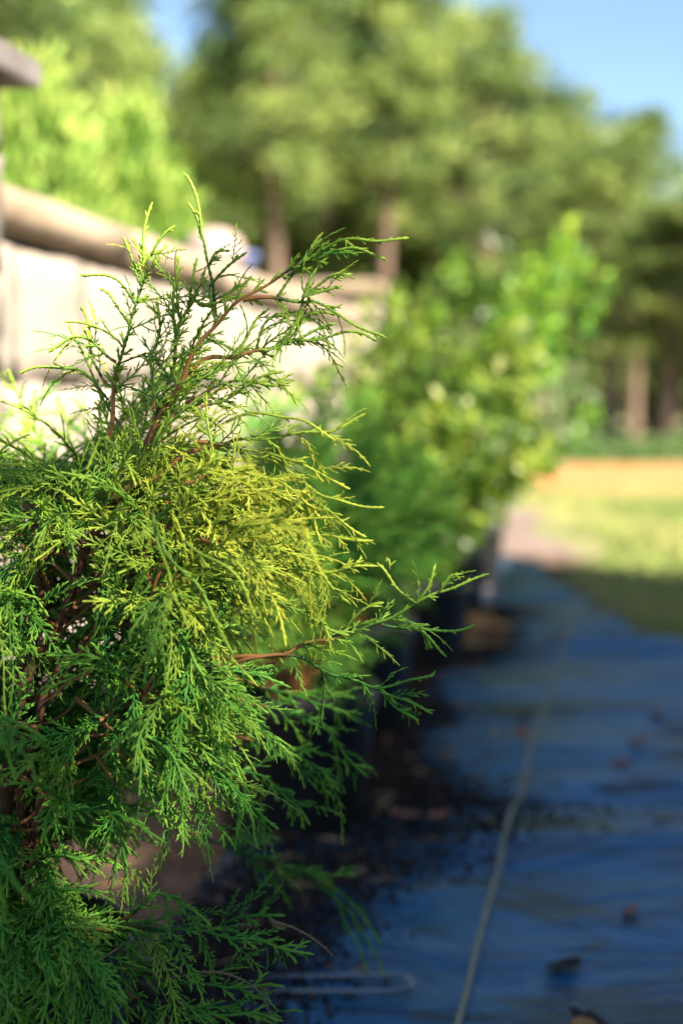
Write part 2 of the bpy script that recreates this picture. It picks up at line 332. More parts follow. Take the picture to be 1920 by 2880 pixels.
class Juniper:
    """collects branches and sprays; build() makes the objects"""
    def __init__(s, root, goldf, seed, lod_branch=False):
        s.root = root; s.origin = np.array(root.location); s.goldf = goldf; s.g = np.random.default_rng(seed); s.sprays = []; s.lod = lod_branch
    def branch(s, pts, r0=0.003, wood=0.45, dens=1.0, scale=1.0, whip=0.02, leaf_from=0.3, twigs=True, droop=0.25, spread=(25, 60), flat=0.5, age_off=0.0, spray_to=0.97, name='branch'):
        g = s.g; P, S = spline(pts, 0.005 if s.lod else 0.0026); L = S[-1]; n = len(P); f = S / L
        P = P + 0.0016 * np.sin(S[:, None] * np.array([90, 70, 110]) + g.random(3) * 6)
        r = np.maximum(r0 * (1 - f) ** 0.9, 0.00130); 
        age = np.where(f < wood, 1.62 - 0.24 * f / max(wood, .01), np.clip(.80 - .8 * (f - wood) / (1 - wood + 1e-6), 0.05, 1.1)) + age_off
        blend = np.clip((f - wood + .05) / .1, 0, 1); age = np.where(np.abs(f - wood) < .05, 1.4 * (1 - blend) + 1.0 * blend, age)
        amp = np.where(f > wood, .26, .04); r = r * (1 + amp * np.where(np.arange(n) % 2 == 0, 1, -1)); r[-1] *= .4
        tb = Tubes(); tb.add(P, r, age, 5)
        if twigs:       # short side shoots straight off the branch
            d = max(leaf_from, 0.1) * L; sgn = 1
            while d < L * 0.985:
                i = min(n - 2, int(d / L * (n - 1))); T = unit(P[i + 1] - P[max(0, i - 1)])
                view = unit(P[i] - np.array([0, 0, CAM_H])); nrm = unit(view + g.normal(0, .45, 3)); lat = unit(np.cross(nrm, T))
                a = R(g.uniform(28, 48)); dd = unit(T * math.cos(a) + lat * sgn * math.sin(a) + nrm * g.normal(0, .2))
                ls = g.uniform(.008, .026) * scale if (L - d) > whip else g.uniform(.0025, .006)
                if (L - d) > whip or g.random() < .9:
                    side_twig(tb, P[i], dd, nrm, T, ls, s.lod, g, min(.55, age[i]), .08 * g.random())
                sgn = -sgn; d += g.uniform(.006, .014) / max(dens, .6)
        V, F, A = tb.arrays()
        gold = np.full(len(V), s.goldf(P[-1]))
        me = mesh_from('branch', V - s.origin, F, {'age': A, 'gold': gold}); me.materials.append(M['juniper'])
        b = link(name, me, None, s.root); b.color = (0, 0, 0, 1)
        d = leaf_from * L; sgn = g.choice([-1, 1])
        while d < min(L - whip * .8, L * spray_to) and dens > 0:
            i = min(n - 2, int(d / L * (n - 1))); T = unit(P[i + 1] - P[max(0, i - 1)])
            view = unit(P[i] - np.array([0, 0, CAM_H])); nrm = unit(view * flat + g.normal(0, .5, 3)); lat = unit(np.cross(nrm, T))
            a = R(g.uniform(*spread)); dd = unit(T * math.cos(a) + lat * sgn * math.sin(a) + np.array([0, 0, -droop * g.random()]))
            rem = (1 - d / L)
            k = int(g.integers(len(SPRAY_SPECS))); sc = scale * g.uniform(.7, 1.15) * (0.55 + .5 * min(1, rem * 2.2))
            ref = unit(-view * .8 + np.array([0, 0, 1.0]) + g.normal(0, .45, 3))
            s.sprays.append((b, P[i], frame_from(dd, ref), sc, k, float(np.clip(s.goldf(P[i]) + g.normal(0, .15), 0, 1))))
            sgn = -sgn; d += g.uniform(.011, .022) / dens
        return b
    def build(s, n_obj, key):
        order = sorted(range(len(s.sprays)), key=lambda i: key(s.sprays[i]))
        VV, FF, AA, GG = [], [], [], []; off = 0
        for rank, i in enumerate(order):
            b, p, Fm, sc, k, gd = s.sprays[i]
            if rank < n_obj:
                o = bpy.data.objects.new('spray', SPRAY_HI[k]); COL.objects.link(o); o.parent = b
                mt = Matrix([[*(Fm[r] * sc), p[r] - s.origin[r]] for r in range(3)] + [[0, 0, 0, 1]])
                o.matrix_local = mt; o.color = (gd, 0, 0, 1)
            else:
                V, F, A = SPRAY_LO[k]
                VV.append((V * sc) @ Fm.T + p - s.origin); FF.append(F + off); AA.append(A); GG.append(np.full(len(V), gd)); off += len(V)
        if VV:
            me = mesh_from('foliage', np.concatenate(VV), np.concatenate(FF), {'age': np.concatenate(AA), 'gold': np.concatenate(GG)})
            me.materials.append(M['juniper']); o = link('foliage', me, None, s.root); o['kind'] = 'stuff'; o.color = (0, 0, 0, 1)

def add_pot(root, r=0.14, h=0.28, soil=True):
    prof = [(0.0, 0.003), (r * .80, 0.003), (r * .82, 0.010), (r * .94, h * .86), (r * .945, h * .865), (r * .93, h * .87), (r * .92, h * .80), (r * .78, 0.02), (0.0, 0.02)]
    V, F = lathe(prof, 40); p = link('pot', mesh_from('pot', V, F), M['pot'], root)
    rim = [(r * .925, h * .862), (r * .99, h * .862), (r * 1.0, h * .88), (r * 1.0, h * .985), (r * .985, h), (r * .955, h), (r * .945, h * .985), (r * .925, h * .862)]
    V, F = lathe(rim, 40); link('rim', mesh_from('rim', V, F), M['pot'], p)
    if soil:
        V, F = lathe([(0.0, h * .87), (r * .3, h * .865), (r * .6, h * .85), (r * .9, h * .835)], 28)
        V[:, 2] += .004 * np.sin(V[:, 0] * 160) * np.cos(V[:, 1] * 140)
        link('soil', mesh_from('soil', V, F), M['soil'], root)
    return p

# ------------------------------------------------------------------ ground and sheets
def sheet(name, xs, ys, zf, mat, edge=None):
    X, Y = np.meshgrid(xs, ys); V = np.stack([X.ravel(), Y.ravel(), np.zeros(X.size)], 1)
    if edge is not None: V = edge(V)
    V[:, 2] = zf(V)
    nx, ny = len(xs), len(ys); i = np.arange(ny - 1)[:, None] * nx + np.arange(nx - 1)[None, :]
    F = np.stack([i, i + 1, i + nx + 1, i + nx], -1).reshape(-1, 4)
    return tag(link(name, mesh_from(name, V, F), mat), kind='structure')

def wob(v, seed, sc, amp): return amp * np.array([mnoise.noise(Vector((p[0] * sc, p[1] * sc, seed))) for p in v])

gxs = np.r_[-900, -200, -60, np.linspace(-20, 25, 46), 60, 200, 900]; gys = np.r_[-300, -60, np.linspace(-15, 45, 61), 90, 300, 1500]
sheet('ground', gxs, gys, lambda v: np.zeros(len(v)), M['ground'])

ROW_K = 0.19                        # the pot row, the wall and the fabric run this way: X = c + 0.19 * Y
def row_x(c, y): return c + ROW_K * y

# bare sandy bed between the pot row and the stone wall
def bed_edge(v):
    w = v.copy(); u = v[:, 0]; w[:, 0] = row_x(0, v[:, 1]) - 1.45 + u * 1.30 + (u > .5) * wob(v * np.array([1, 1, 0]), 3.1, 3.0, .10)
    return w
sheet('bare_soil_bed', np.linspace(0, 1, 24), np.linspace(-.6, 7.4, 90), lambda v: .006 + .008 * np.abs(wob(v, 8, 6, 1)), M['bed'], bed_edge)

# black woven ground fabric, rippled
FAB_Y0, FAB_Y1 = 0.2, 6.95
def fab_z(v):
    out = np.empty(len(v))
    for i, p in enumerate(v):
        x, y = p[0], p[1]
        z = .042 * mnoise.noise(Vector((x * 1.2 + 4, y * 3.4, 0.3))) + .022 * mnoise.noise(Vector((x * 1.8, y * 6.5, 5.3))) + .0022 * mnoise.noise(Vector((x * 9, y * 20, 1.7)))
        out[i] = .068 + z
    return out
def fab_edge(v):
    w = v.copy(); u, y = v[:, 0], v[:, 1]
    left = row_x(-.63, y) + wob(np.stack([y * 0, y, y], 1), 2.2, 1.5, .05)
    right = np.interp(y, [0, 3.4, 4.0, 4.4, 4.9, 5.6, 7.0], [1.5, 1.26, 1.09, .99, .91, .87, .89]) + wob(np.stack([y * 0, y, y], 1), 6.2, 1.8, .06)
    w[:, 0] = left + (right - left) * u
    return w
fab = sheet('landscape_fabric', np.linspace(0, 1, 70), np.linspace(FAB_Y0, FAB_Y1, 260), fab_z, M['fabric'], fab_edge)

def patch(name, poly, z, mat, seed):
    """irregular ground patch from an outline (world x,y), finely wobbling edge"""
    P = np.array(poly, float); C = P.mean(0); ring, _ = spline(np.c_[np.vstack([P, P[:1]]), np.zeros(len(P) + 1)], .12)
    ring = ring[:-1]; ring[:, 0] += wob(ring, seed, 2.2, .10); ring[:, 1] += wob(ring, seed + 4, 2.2, .14)
    n = len(ring); V = [np.r_[C, 0]]; ks = [.25, .5, .75, 1.0]
    for k in ks: V += [np.r_[C + (q[:2] - C) * k, 0] for q in ring]
    V = np.array(V); V[:, 2] = z
    T = [(0, 1 + i, 1 + (i + 1) % n) for i in range(n)]
    for a in range(len(ks) - 1):
        for i in range(n):
            A, B = 1 + a * n + i, 1 + a * n + (i + 1) % n; T += [(A, A + n, B + n), (A, B + n, B)]
    return tag(link(name, mesh_from(name, V, np.array(T)), mat), kind='structure')
patch('dirt_track', [(0.2, 12.6), (3, 12.3), (6, 12.4), (10, 12.1), (16, 12.2), (17, 17.0), (10, 17.6), (5, 17.8), (2, 18.0), (0.2, 17.0)], .006, M['dirt'], 1.5)
patch('gravel_path', [(.45, 6.75), (1.1, 6.85), (1.3, 7.3), (1.22, 8.0), (1.2, 9.0), (1.4, 10.2), (.8, 10.2), (.5, 9.0), (.4, 7.8)], .007, M['path'], 7.7)

def edge_strip(v):
    w = v.copy(); u, y = v[:, 0], v[:, 1]
    r_ = np.interp(y, [0, 3.4, 4.0, 4.4, 4.9, 5.6, 7.0], [1.5, 1.26, 1.09, .99, .91, .87, .89])
    w[:, 0] = r_ - .12 + u * (.27 + wob(np.stack([y * 0, y, y], 1), 4.2, 2.0, .08)); return w
sheet('bare_soil_edge', np.linspace(0, 1, 12), np.linspace(1.0, 7.2, 90), lambda v: .008 + .012 * np.abs(wob(v, 5, 7, 1)), M['bed'], edge_strip)

# marker thread woven along the fabric
tp = [ground_at(*p) for p in [(1225, 3060), (1280, 2880), (1345, 2640), (1420, 2390), (1490, 2150), (1540, 1985), (1580, 1840), (1612, 1730), (1632, 1660)]]
TP, _ = spline(np.array([(x, y, 0) for x, y in tp]), .03)
zz = fab_z(TP) + .0035
lat = np.array([1, -.2, 0]); lat = lat / np.linalg.norm(lat)
hw = .0042
V = np.concatenate([TP - lat * hw, TP + lat * hw]); n = len(TP)
V[:, 2] = np.r_[zz, zz]
V2 = V.copy(); V2[:, 2] += .0012
VV = np.concatenate([V, V2]); a = np.arange(n - 1)
F = np.concatenate([np.stack([a + 2 * n, a + 1 + 2 * n, a + 1 + 3 * n, a + 3 * n], 1), np.stack([a, a + n, a + 1 + n, a + 1], 1), np.stack([a, a + 1, a + 1 + 2 * n, a + 2 * n], 1), np.stack([a + n, a + 3 * n, a + 1 + 3 * n, a + 1 + n], 1)])
tag(link('marker_line', mesh_from('marker_line', VV, F), M['twine']), 'thin tan guide line running along the black ground fabric', 'line')

# ------------------------------------------------------------------ stone wall, coping, pillars
WALL_C = -1.30
wdir = np.array([ROW_K, 1.0, 0]); wdir /= np.linalg.norm(wdir); wnor = np.array([wdir[1], -wdir[0], 0])
def wall_pt(s_y, out, z):            # s_y = world Y along the wall's face line, out = towards the pots
    return np.array([row_x(WALL_C, s_y), s_y, 0]) + wnor * out + np.array([0, 0, z])
W0, W1, WTOP = 2.78, 6.95, 1.25
wall_ang = math.atan2(wdir[1], wdir[0])
wl_len = (W1 - W0) / wdir[1]
org = wall_pt(W0, 0, 0)
wall = empty('stone_wall', org, 'cream rough stone garden wall with tan coping behind the potted shrubs', 'wall', rz=wall_ang)
def box_v(x0, x1, y0, y1, z0, z1):
    V = np.array([(x, y, z) for z in (z0, z1) for y in (y0, y1) for x in (x0, x1)], float)
    F = np.array([(0, 2, 3, 1), (4, 5, 7, 6), (0, 1, 5, 4), (2, 6, 7, 3), (0, 4, 6, 2), (1, 3, 7, 5)]); return V, F
# local frame: x along the wall (away), y to its back (left), z up
V, F = box_v(0, wl_len, .035, .26, 0, WTOP - .10); link('mortar_core', mesh_from('mortar_core', V, F, smooth=False), M['mortar'], wall)
def rock_face(lx, lz, depth, seed, n=6):
    """rough-split block face: bulged and knocked about, with returns to the back"""
    g = np.random.default_rng(seed); us = np.linspace(0, 1, n); V = []
    for j in us:
        for i in us:
            e = min(i, 1 - i, j, 1 - j) * 4; bl = .5 + .5 * min(1, e) ** .6
            jit = g.normal(0, .008, 2) * (0.5 if e > 0 else 1)
            V.append((i * lx + jit[0], -depth * bl * (0.7 + .5 * g.random()) - .004, j * lz + jit[1]))
    m = n * n
    idx = np.arange(n - 1)[:, None] * n + np.arange(n - 1)[None, :]
    F = [tuple(x) for x in np.stack([idx, idx + 1, idx + n + 1, idx + n], -1).reshape(-1, 4)]
    ring = list(range(n)) + [k * n + n - 1 for k in range(1, n)] + [(n - 1) * n + k for k in range(n - 2, -1, -1)] + [k * n for k in range(n - 2, 0, -1)]
    V += [(V[q][0], .05, V[q][2]) for q in ring]; q = len(ring)
    for a in range(q): F.append((ring[a], m + a, m + (a + 1) % q, ring[(a + 1) % q]))
    return np.array(V), np.array(F)
g0 = np.random.default_rng(21); z = 0.01; course = 0
while z < WTOP - .14:
    hgt = min(g0.uniform(.22, .30), WTOP - .104 - z)
    if WTOP - .104 - (z + hgt) < .08: hgt = WTOP - .104 - z
    x = -.02 if course % 2 else -.14
    while x < wl_len - .02:
        lx = g0.uniform(.32, .56); x0 = max(x, .004); x1 = min(x + lx, wl_len - .004)
        if x1 - x0 > .05:
            V, F = rock_face(x1 - x0 - .008, hgt - .008, .026, int(g0.integers(1e6)))
            link('stone', mesh_from('stone', V, F), M['stone'], wall, (x0 + .007, 0, z + .007))
        x += lx
    z += hgt; course += 1
def coping_profile():
    pts = [(.24, 0), (-.025, 0)]
    for k in range(9):
        a = -math.pi / 2 - math.pi * k / 8; pts.append((-.025 + .048 * math.cos(a), .049 + .049 * math.sin(a)))
    pts += [(.24, .098), (.285, .05)]
    return pts
cp = coping_profile(); x = 0.0; ci = 0
while x < wl_len - .1:
    lx = min(.92, wl_len - x); ns = 6; V = []
    for k in range(ns):
        for (yy, zz_) in cp: V.append((x + .004 + (lx - .008) * k / (ns - 1), yy + .004 * mnoise.noise(Vector((x + k, yy * 9, ci))), WTOP - .098 + zz_ + .003 * mnoise.noise(Vector((x + k * .7, zz_ * 20, 4)))))
    m = len(cp); F = [(k * m + a, k * m + (a + 1) % m, (k + 1) * m + (a + 1) % m, (k + 1) * m + a) for k in range(ns - 1) for a in range(m)]
    me = bpy.data.meshes.new('coping_slab'); me.from_pydata([tuple(v) for v in V], [], F + [tuple(range(m))[::-1], tuple((ns - 1) * m + a for a in range(m))])
    me.polygons.foreach_set('use_smooth', [True] * len(me.polygons)); me.update()
    link('coping_slab', me, M['coping'], wall); x += lx; ci += 1

def pillar(s_y, side, height, capmat, stonemat, label, seed):
    base = wall_pt(s_y, 0, 0) + wdir * side * .205
    root = empty('stone_pillar', base, label, 'pillar', rz=wall_ang)
    g = np.random.default_rng(seed); z = .004; h0 = .20
    V, F = box_v(-.17, .17, -.10, .24, .004, height - .002); link('core', mesh_from('core', V, F, smooth=False), M['mortar'], root)
    while z < height - .03:
        hh = min(h0 * g.uniform(.8, 1.2), height - z)
        if height - (z + hh) < .09: hh = height - z
        for q in range(4):          # one rough block on each side of the course
            V, F = rock_face(.37, hh - .012, .03, int(g.integers(1e6)), 5)
            o = link('stone', mesh_from('stone', V, F), stonemat, root)
            a = q * math.pi / 2; c_ = np.array([0, .07])
            o.rotation_euler.z = a
            lx, ly = -.185, -.185
            o.location = (c_[0] + lx * math.cos(a) - ly * math.sin(a), c_[1] + lx * math.sin(a) + ly * math.cos(a), z + .006)
        z += hh
    prof = [(.0, 0), (.255, 0), (.258, .008), (.258, .045), (.24, .058), (.0, .085)]
    V, F = [], []
    for (rr, zz_) in prof:
        for k in range(4):
            for t in range(6):
                a0, a1 = k * math.pi / 2 + math.pi / 4, (k + 1) * math.pi / 2 + math.pi / 4
                p0, p1 = np.array([math.cos(a0), math.sin(a0)]), np.array([math.cos(a1), math.sin(a1)])
                p = (p0 + (p1 - p0) * t / 6) * rr * math.sqrt(2); V.append((p[0], .07 + p[1], height + .002 + zz_))
    m = 24
    for a in range(len(prof) - 1):
        for k in range(m): F.append((a * m + k, a * m + (k + 1) % m, (a + 1) * m + (k + 1) % m, (a + 1) * m + k))
    link('cap', mesh_from('cap', np.array(V), np.array(F), smooth=False), capmat, root)
    return root
pillar(W0, -1, 1.40, M['cap'], M['stone'], 'stone pillar with weathered dark cap where the garden wall begins', 5)
pillar(W1, 1, 1.32, M['coping'], M['stone'], 'stone pillar with pale flat cap beside the leafy potted bushes', 6)

# rounded cobble and small blue pot standing on the coping
def blob(rx, ry, rz, seed, n=24, m=14, amp=.12):
    V = []
    for j in range(m + 1):
        th = math.pi * j / m
        for k in range(n):
            ph = 2 * math.pi * k / n; d = Vector((math.sin(th) * math.cos(ph), math.sin(th) * math.sin(ph), math.cos(th)))
            f = 1 + amp * mnoise.noise(d * 1.3 + Vector((seed, 0, 0))); V.append((d.x * rx * f, d.y * ry * f, d.z * rz * f))
    F = [(j * n + k, (j + 1) * n + k, (j + 1) * n + (k + 1) % n, j * n + (k + 1) % n) for j in range(m) for k in range(n)]
    return np.array(V), np.array(F)
V, F = blob(.11, .09, .078, 3.0); V[:, 2] -= V[:, 2].min()
pc = wall_pt(5.02, -.10, WTOP + .001)
tag(link('cobble', mesh_from('cobble', V, F), M['pebble'], None, pc), 'rounded pinkish cobble resting on the tan wall coping', 'stone')
pb = wall_pt(5.30, -.08, WTOP + .001)
bp = empty('blue_cup', pb, 'small blue plastic cup beside the pinkish cobble on the coping', 'cup')
V, F = lathe([(0, .002), (.042, .002), (.060, .085), (.063, .086), (.063, .09), (.057, .09), (.040, .006), (0, .006)], 24); link('cup_body', mesh_from('cup_body', V, F), M['blue_plastic'], bp)
V, F = lathe([(.061, .080), (.068, .080), (.068, .092), (.064, .0925), (.061, .080)], 24); link('rim', mesh_from('rim', V, F), M['blue_plastic'], bp)

# ------------------------------------------------------------------ slatted shade screen, added out of view, to the photographer's right (shades the fabric, half-shades the juniper)
SCR_X, SCR_A = 3.0, 1.28                 # shade reaches SCR_A metres up at the row line
SCR_B = SUN_DIR.z / (SUN_DIR.x - ROW_K * SUN_DIR.y); SCR_H = SCR_A + SCR_B * SCR_X
SCR_Y0, SCR_Y1 = -5.0, 4.1
SLEN = (SCR_Y1 - SCR_Y0) * math.hypot(1, ROW_K)
screen = empty('added_shade_screen', (row_x(SCR_X, SCR_Y0), SCR_Y0, 0), 'added unseen timber screen with boarded base and slatted top, there to shade the fabric', 'screen', rz=wall_ang)
NSL = 280; PITCH_S = SLEN / NSL; ZB = SCR_H - .80
V, F = box_v(-PITCH_S * .23, PITCH_S * .23, -.005, .005, ZB - .05, SCR_H); slat_me = mesh_from('added_screen_slat', V, F, smooth=False); slat_me.materials.append(M['siding'])
for k in range(int(NSL * .64)): link('added_screen_slat', slat_me, None, screen, ((k + .5) * PITCH_S, 0, 0))
NB = 32; V, F = box_v(-SLEN / NB / 2 + .001, SLEN / NB / 2 - .001, .0065, .025, .02, ZB); board_me = mesh_from('board', V, F, smooth=False); board_me.materials.append(M['siding'])
V, F = box_v(-SLEN / NB / 2 + .001, SLEN / NB / 2 - .001, .0065, .025, .02, SCR_H - .56); board_hi = mesh_from('board', V, F, smooth=False); board_hi.materials.append(M['siding'])
V, F = box_v(-SLEN / NB / 2 + .001, SLEN / NB / 2 - .001, .0065, .025, .02, SCR_H - .29); board_top = mesh_from('board', V, F, smooth=False); board_top.materials.append(M['siding'])
for k in range(NB):                     # the boarding steps down along the screen
    fk = (k + .5) / NB; yk = SCR_Y0 + (SCR_Y1 - SCR_Y0) * fk
    link('board', board_top if yk < -1.52 else (board_hi if fk < .80 else board_me), None, screen, ((k + .5) * SLEN / NB, 0, 0))
V, F = box_v(-.05, .05, -.16, -.06, 0, SCR_H - .05); post_lo = None; post_me = mesh_from('post', V, F, smooth=False); post_me.materials.append(M['siding'])
V, F = box_v(-.05, .05, -.16, -.06, 0, ZB - .02); post_lo = mesh_from('post', V, F, smooth=False); post_lo.materials.append(M['siding'])
for yp in (-4.94, -2.75, -.40, 1.75, 4.04): link('post', post_lo if yp > .9 else post_me, None, screen, ((yp - SCR_Y0) * math.hypot(1, ROW_K), 0, 0))
for z_ in (.3, ZB - .12, SCR_H - .028):
    V, F = box_v(0, SLEN * (.64 if z_ > ZB else 1), -.058, -.0065, z_, z_ + (.028 if z_ > ZB else .05)); link('added_screen_rail', mesh_from('added_screen_rail', V, F, smooth=False), M['siding'], screen)

# ------------------------------------------------------------------ leaf clouds
def leaf_cloud(C, D, size, aspect, g, age, fold=.25):
    """C centres (n,3), D leaf directions, folded two-quad leaves -> V,F,A"""
    n = len(C); D = D / (np.linalg.norm(D, axis=1)[:, None] + 1e-9)
    rnd = g.normal(0, 1, (n, 3)); U = np.cross(D, rnd); U /= np.linalg.norm(U, axis=1)[:, None] + 1e-9; N = np.cross(D, U)
    L = size[:, None]; w = L * aspect
    v0 = C; v1 = C + D * L * .5 + U * w * .5 + N * w * fold; v2 = C + D * L; v3 = C + D * L * .5 - U * w * .5 + N * w * fold
    V = np.stack([v0, v1, v2, v3], 1).reshape(-1, 3)
    i = np.arange(n)[:, None] * 4; F = np.concatenate([i + np.array([0, 1, 2]), i + np.array([0, 2, 3])])
    return V, F, np.repeat(age, 4)

def dirs(g, n):
    d = g.normal(0, 1, (n, 3)); return d / np.linalg.norm(d, axis=1)[:, None]

def pine(g, H, crown_from, width, nclump, per, lean=0.0):
    """returns trunk tubes and needle arrays, base at the origin"""
    tb = Tubes(); zs = np.linspace(0, H, 14); r0 = .0155 * H + .05
    path = np.stack([lean * zs + .08 * np.sin(zs * .7 + g.random() * 6), .08 * np.cos(zs * .6 + g.random() * 6), zs], 1)
    tb.add(path, np.linspace(r0, .03, 14) * (1 + .05 * g.normal(0, 1, 14)), 0, 10)
    CV, CF, CA = [], [], []; off = 0
    for c in range(nclump):
        f = crown_from + (1 - crown_from) * (c / nclump) ** .9 + g.normal(0, .015); f = min(.995, f)
        u = (f - crown_from) / (1 - crown_from)
        rad = width * (.35 + .9 * math.sin(min(1, (u + .12)) * math.pi * .92) ** .8) * g.uniform(.45, 1.1) * (1 - .25 * u)
        a = c * 2.399 + g.normal(0, .5); base = np.array([np.interp(f * H, zs, path[:, k]) for k in range(3)])
        tip = base + np.array([math.cos(a) * rad, math.sin(a) * rad, rad * g.uniform(.02, .35)])
        mid = (base + tip) / 2 + np.array([0, 0, -.05 * rad])
        tb.add(np.array([base - np.array([0, 0, .1]), mid, tip]), [.035 * (1.2 - u * .7), .025, .010], 0, 4)
        m = per; cs = g.uniform(.26, .66)
        ctr = tip - (tip - base) * g.random((m, 1)) * .35 + dirs(g, m) * (g.random((m, 1)) ** .45) * cs * np.array([1, 1, .62])
        dd = dirs(g, m) + (ctr - tip) * 1.2 + np.array([0, 0, .45])
        age = np.clip(g.normal(.46, .27) + g.normal(0, .12, m) - (ctr[:, 2] - tip[2]) * .35, 0, 1)
        V, F, A = leaf_cloud(ctr, dd, g.uniform(.16, .30, m), .20, g, age)
        CV.append(V); CF.append(F + off); CA.append(A); off += len(V)
    return tb, np.concatenate(CV), np.concatenate(CF), np.concatenate(CA)

PINES = []
for k, (cf, wd, nc, per) in enumerate([(.40, 1.5, 74, 125), (.46, 1.35, 66, 125), (.30, 1.75, 84, 125), (.54, 1.3, 56, 125)]):
    g = np.random.default_rng(300 + k); tb, V, F, A = pine(g, 9.0, cf, wd, nc, per, g.normal(0, .012))
    tv, tf, ta = tb.arrays()
    PINES.append((mesh_from('trunk', tv, tf), mesh_from('crown', V, F, {'age': A})))
    PINES[-1][0].materials.append(M['pine_bark']); PINES[-1][1].materials.append(M['needles'])

# (pixel x of the trunk, distance, pixel y of the top, variant, turn, width factor, label)
TREES = [
    (-60, 21, -420, 2, .3, 1.2, 'tall olive pine beyond the dark-capped pillar'),
    (165, 25, -330, 0, 1.9, 1.1, 'broad yellow-green pine rising above the arborvitae behind the wall'),
    (315, 30, -60, 3, 2.2, 1.0, 'slim pine partly hidden by the broad yellow-green pine'),
    (690, 27, -40, 0, 4.0, .95, 'pine beside the gap of sky, with dense middle branches'),
    (775, 23, -200, 1, .8, 1.15, 'tall pine with a sunlit pale trunk above the pinkish cobble'),
    (915, 28, -150, 2, 3.1, 1.0, 'full-crowned pine between the pale trunked pine and the leaning one'),
    (1095, 24, -60, 3, 1.2, 1.1, 'pine with bare pinkish lower trunk behind the stone wall'),
    (1225, 29, 60, 1, 5.2, .95, 'narrow pine behind the tall bright green bush'),
    (1365, 25, 60, 0, 2.6, .95, 'round-topped pine standing out against the open sky'),
    (1570, 27, 270, 2, .4, .95, 'shorter bushy pine stepping down beside the round-topped pine'),
    (1705, 22, 430, 3, 3.6, .9, 'pine with a bare brown trunk over the orange dirt track'),
    (1775, 29, 330, 1, 1.5, 1.0, 'dark green pine behind the bare brown trunk'),
    (1885, 21, 600, 0, 4.4, .8, 'low pine at the shaded edge of the wood'),
    (2030, 24, 520, 2, 2.0, 1.0, 'wide pine past the end of the dirt track'),
    (2260, 20, 300, 0, 5.0, 1.1, 'spreading pine whose shade falls on the end of the wood'),
    (2480, 23, 200, 2, 1.1, 1.1, 'outermost pine of the wood edge, past the spreading one'),
]
for (px, D, ty, var, turn, wf, lab) in TREES:
    top = at(px, ty, D)[2]; x = at(px, 1130, D)[0]; k = top / 9.0
    root = empty('pine_tree', (x, D, 0), lab, 'tree', 'pines along the edge of the wood', turn)
    tr, cr = PINES[var]
    a = link('trunk', tr, None, root); a.scale = (.8, .8, k)
    b = link('crown', cr, None, root); b.scale = (wf * .95, wf * .95, k)

# the wood behind them: one mass of trunks and leaves
g = np.random.default_rng(77); tb = Tubes(); CV, CF, CA = [], [], []; off = 0
for k in range(95):
    y = g.uniform(30, 44); px = g.uniform(-500, 2500); x = (px - 960) / 4000 * y
    skyl = np.interp(px, [-500, 300, 430, 560, 640, 1180, 1290, 1480, 1600, 1800, 1900, 2500], [-200, -100, 200, 200, 60, 100, 120, 240, 400, 480, 620, 660]) + g.uniform(20, 200)
    H = max(2.5, at(px, skyl, y)[2])
    tb.add(np.array([(x, y, 0), (x + g.normal(0, .1), y, H * .5), (x + g.normal(0, .15), y, H * .92)]), [.17, .12, .04], 0, 7)
    m = 1200; zf = g.random(m) ** .75; ctr = np.stack([x + g.normal(0, .75, m) * (1.15 - .6 * zf), y + g.normal(0, .75, m), H * (.08 + .92 * zf)], 1)
    V, F, A = leaf_cloud(ctr, dirs(g, m), g.uniform(.28, .52, m), .5, g, np.clip(g.normal(.55, .22, m), 0, 1)); CV.append(V); CF.append(F + off); CA.append(A); off += len(V)
wood = tag(link('woodland', mesh_from('woodland', np.concatenate(CV), np.concatenate(CF), {'age': np.concatenate(CA)}), M['needles_far']), 'shadowy mass of woodland filling the space behind the pines', 'woodland', kind='stuff')
tv, tf, ta = tb.arrays(); t_ = link('trunks', mesh_from('trunks', tv, tf), M['shrub_bark'], wood); t_['kind'] = 'stuff'

# undergrowth at the foot of the wood
g = np.random.default_rng(78); m = 5200
xx = g.uniform(-6, 12, m); yy = 18.2 + g.gamma(2.0, .6, m); hh = g.random(m) ** 1.8 * (.28 + .42 * (np.sin(xx * 1.3) > .35) * (np.sin(xx * 3.1 + 1) * .5 + .8))
V, F, A = leaf_cloud(np.stack([xx, yy, hh], 1), dirs(g, m) + np.array([0, 0, .8]), g.uniform(.10, .22, m), .4, g, np.clip(g.normal(.5, .25, m), 0, 1))
tag(link('undergrowth', mesh_from('undergrowth', V, F, {'age': A}), M['weed']), 'low green undergrowth along the foot of the wood', 'undergrowth', kind='stuff')

# lawn on the right
g = np.random.default_rng(79); m = 60000
yy = 3.2 + 9.6 * g.random(m) ** 1.1; xx = g.uniform(-.2, 1.0, m) * (1.2 + yy * .32) + .35
edge = np.interp(yy, [0, 3.4, 4.0, 4.4, 4.9, 5.6, 6.6, 7.0, 7.6, 9, 10.4, 12], [1.60, 1.36, 1.19, 1.09, 1.01, .97, 1.0, 1.28, 1.46, 1.42, 1.5, 1.0])
ok = xx > edge + g.normal(0, .05, m); xx, yy = xx[ok], yy[ok]; m = len(xx)
dry = np.array([mnoise.noise(Vector((x * .9, y * .45, 2.0))) for x, y in zip(xx, yy)])
V, F, A = leaf_cloud(np.stack([xx, yy, np.full(m, .002)], 1), dirs(g, m) * .7 + np.array([0, 0, 1.0]), g.uniform(.03, .075, m), .16, g, np.clip(.30 - dry * .7 + g.normal(0, .18, m), 0, 1))
tag(link('grass', mesh_from('grass', V, F, {'age': A}), M['grass']), 'short patchy lawn beside the ground fabric, partly dry', 'grass', kind='stuff')

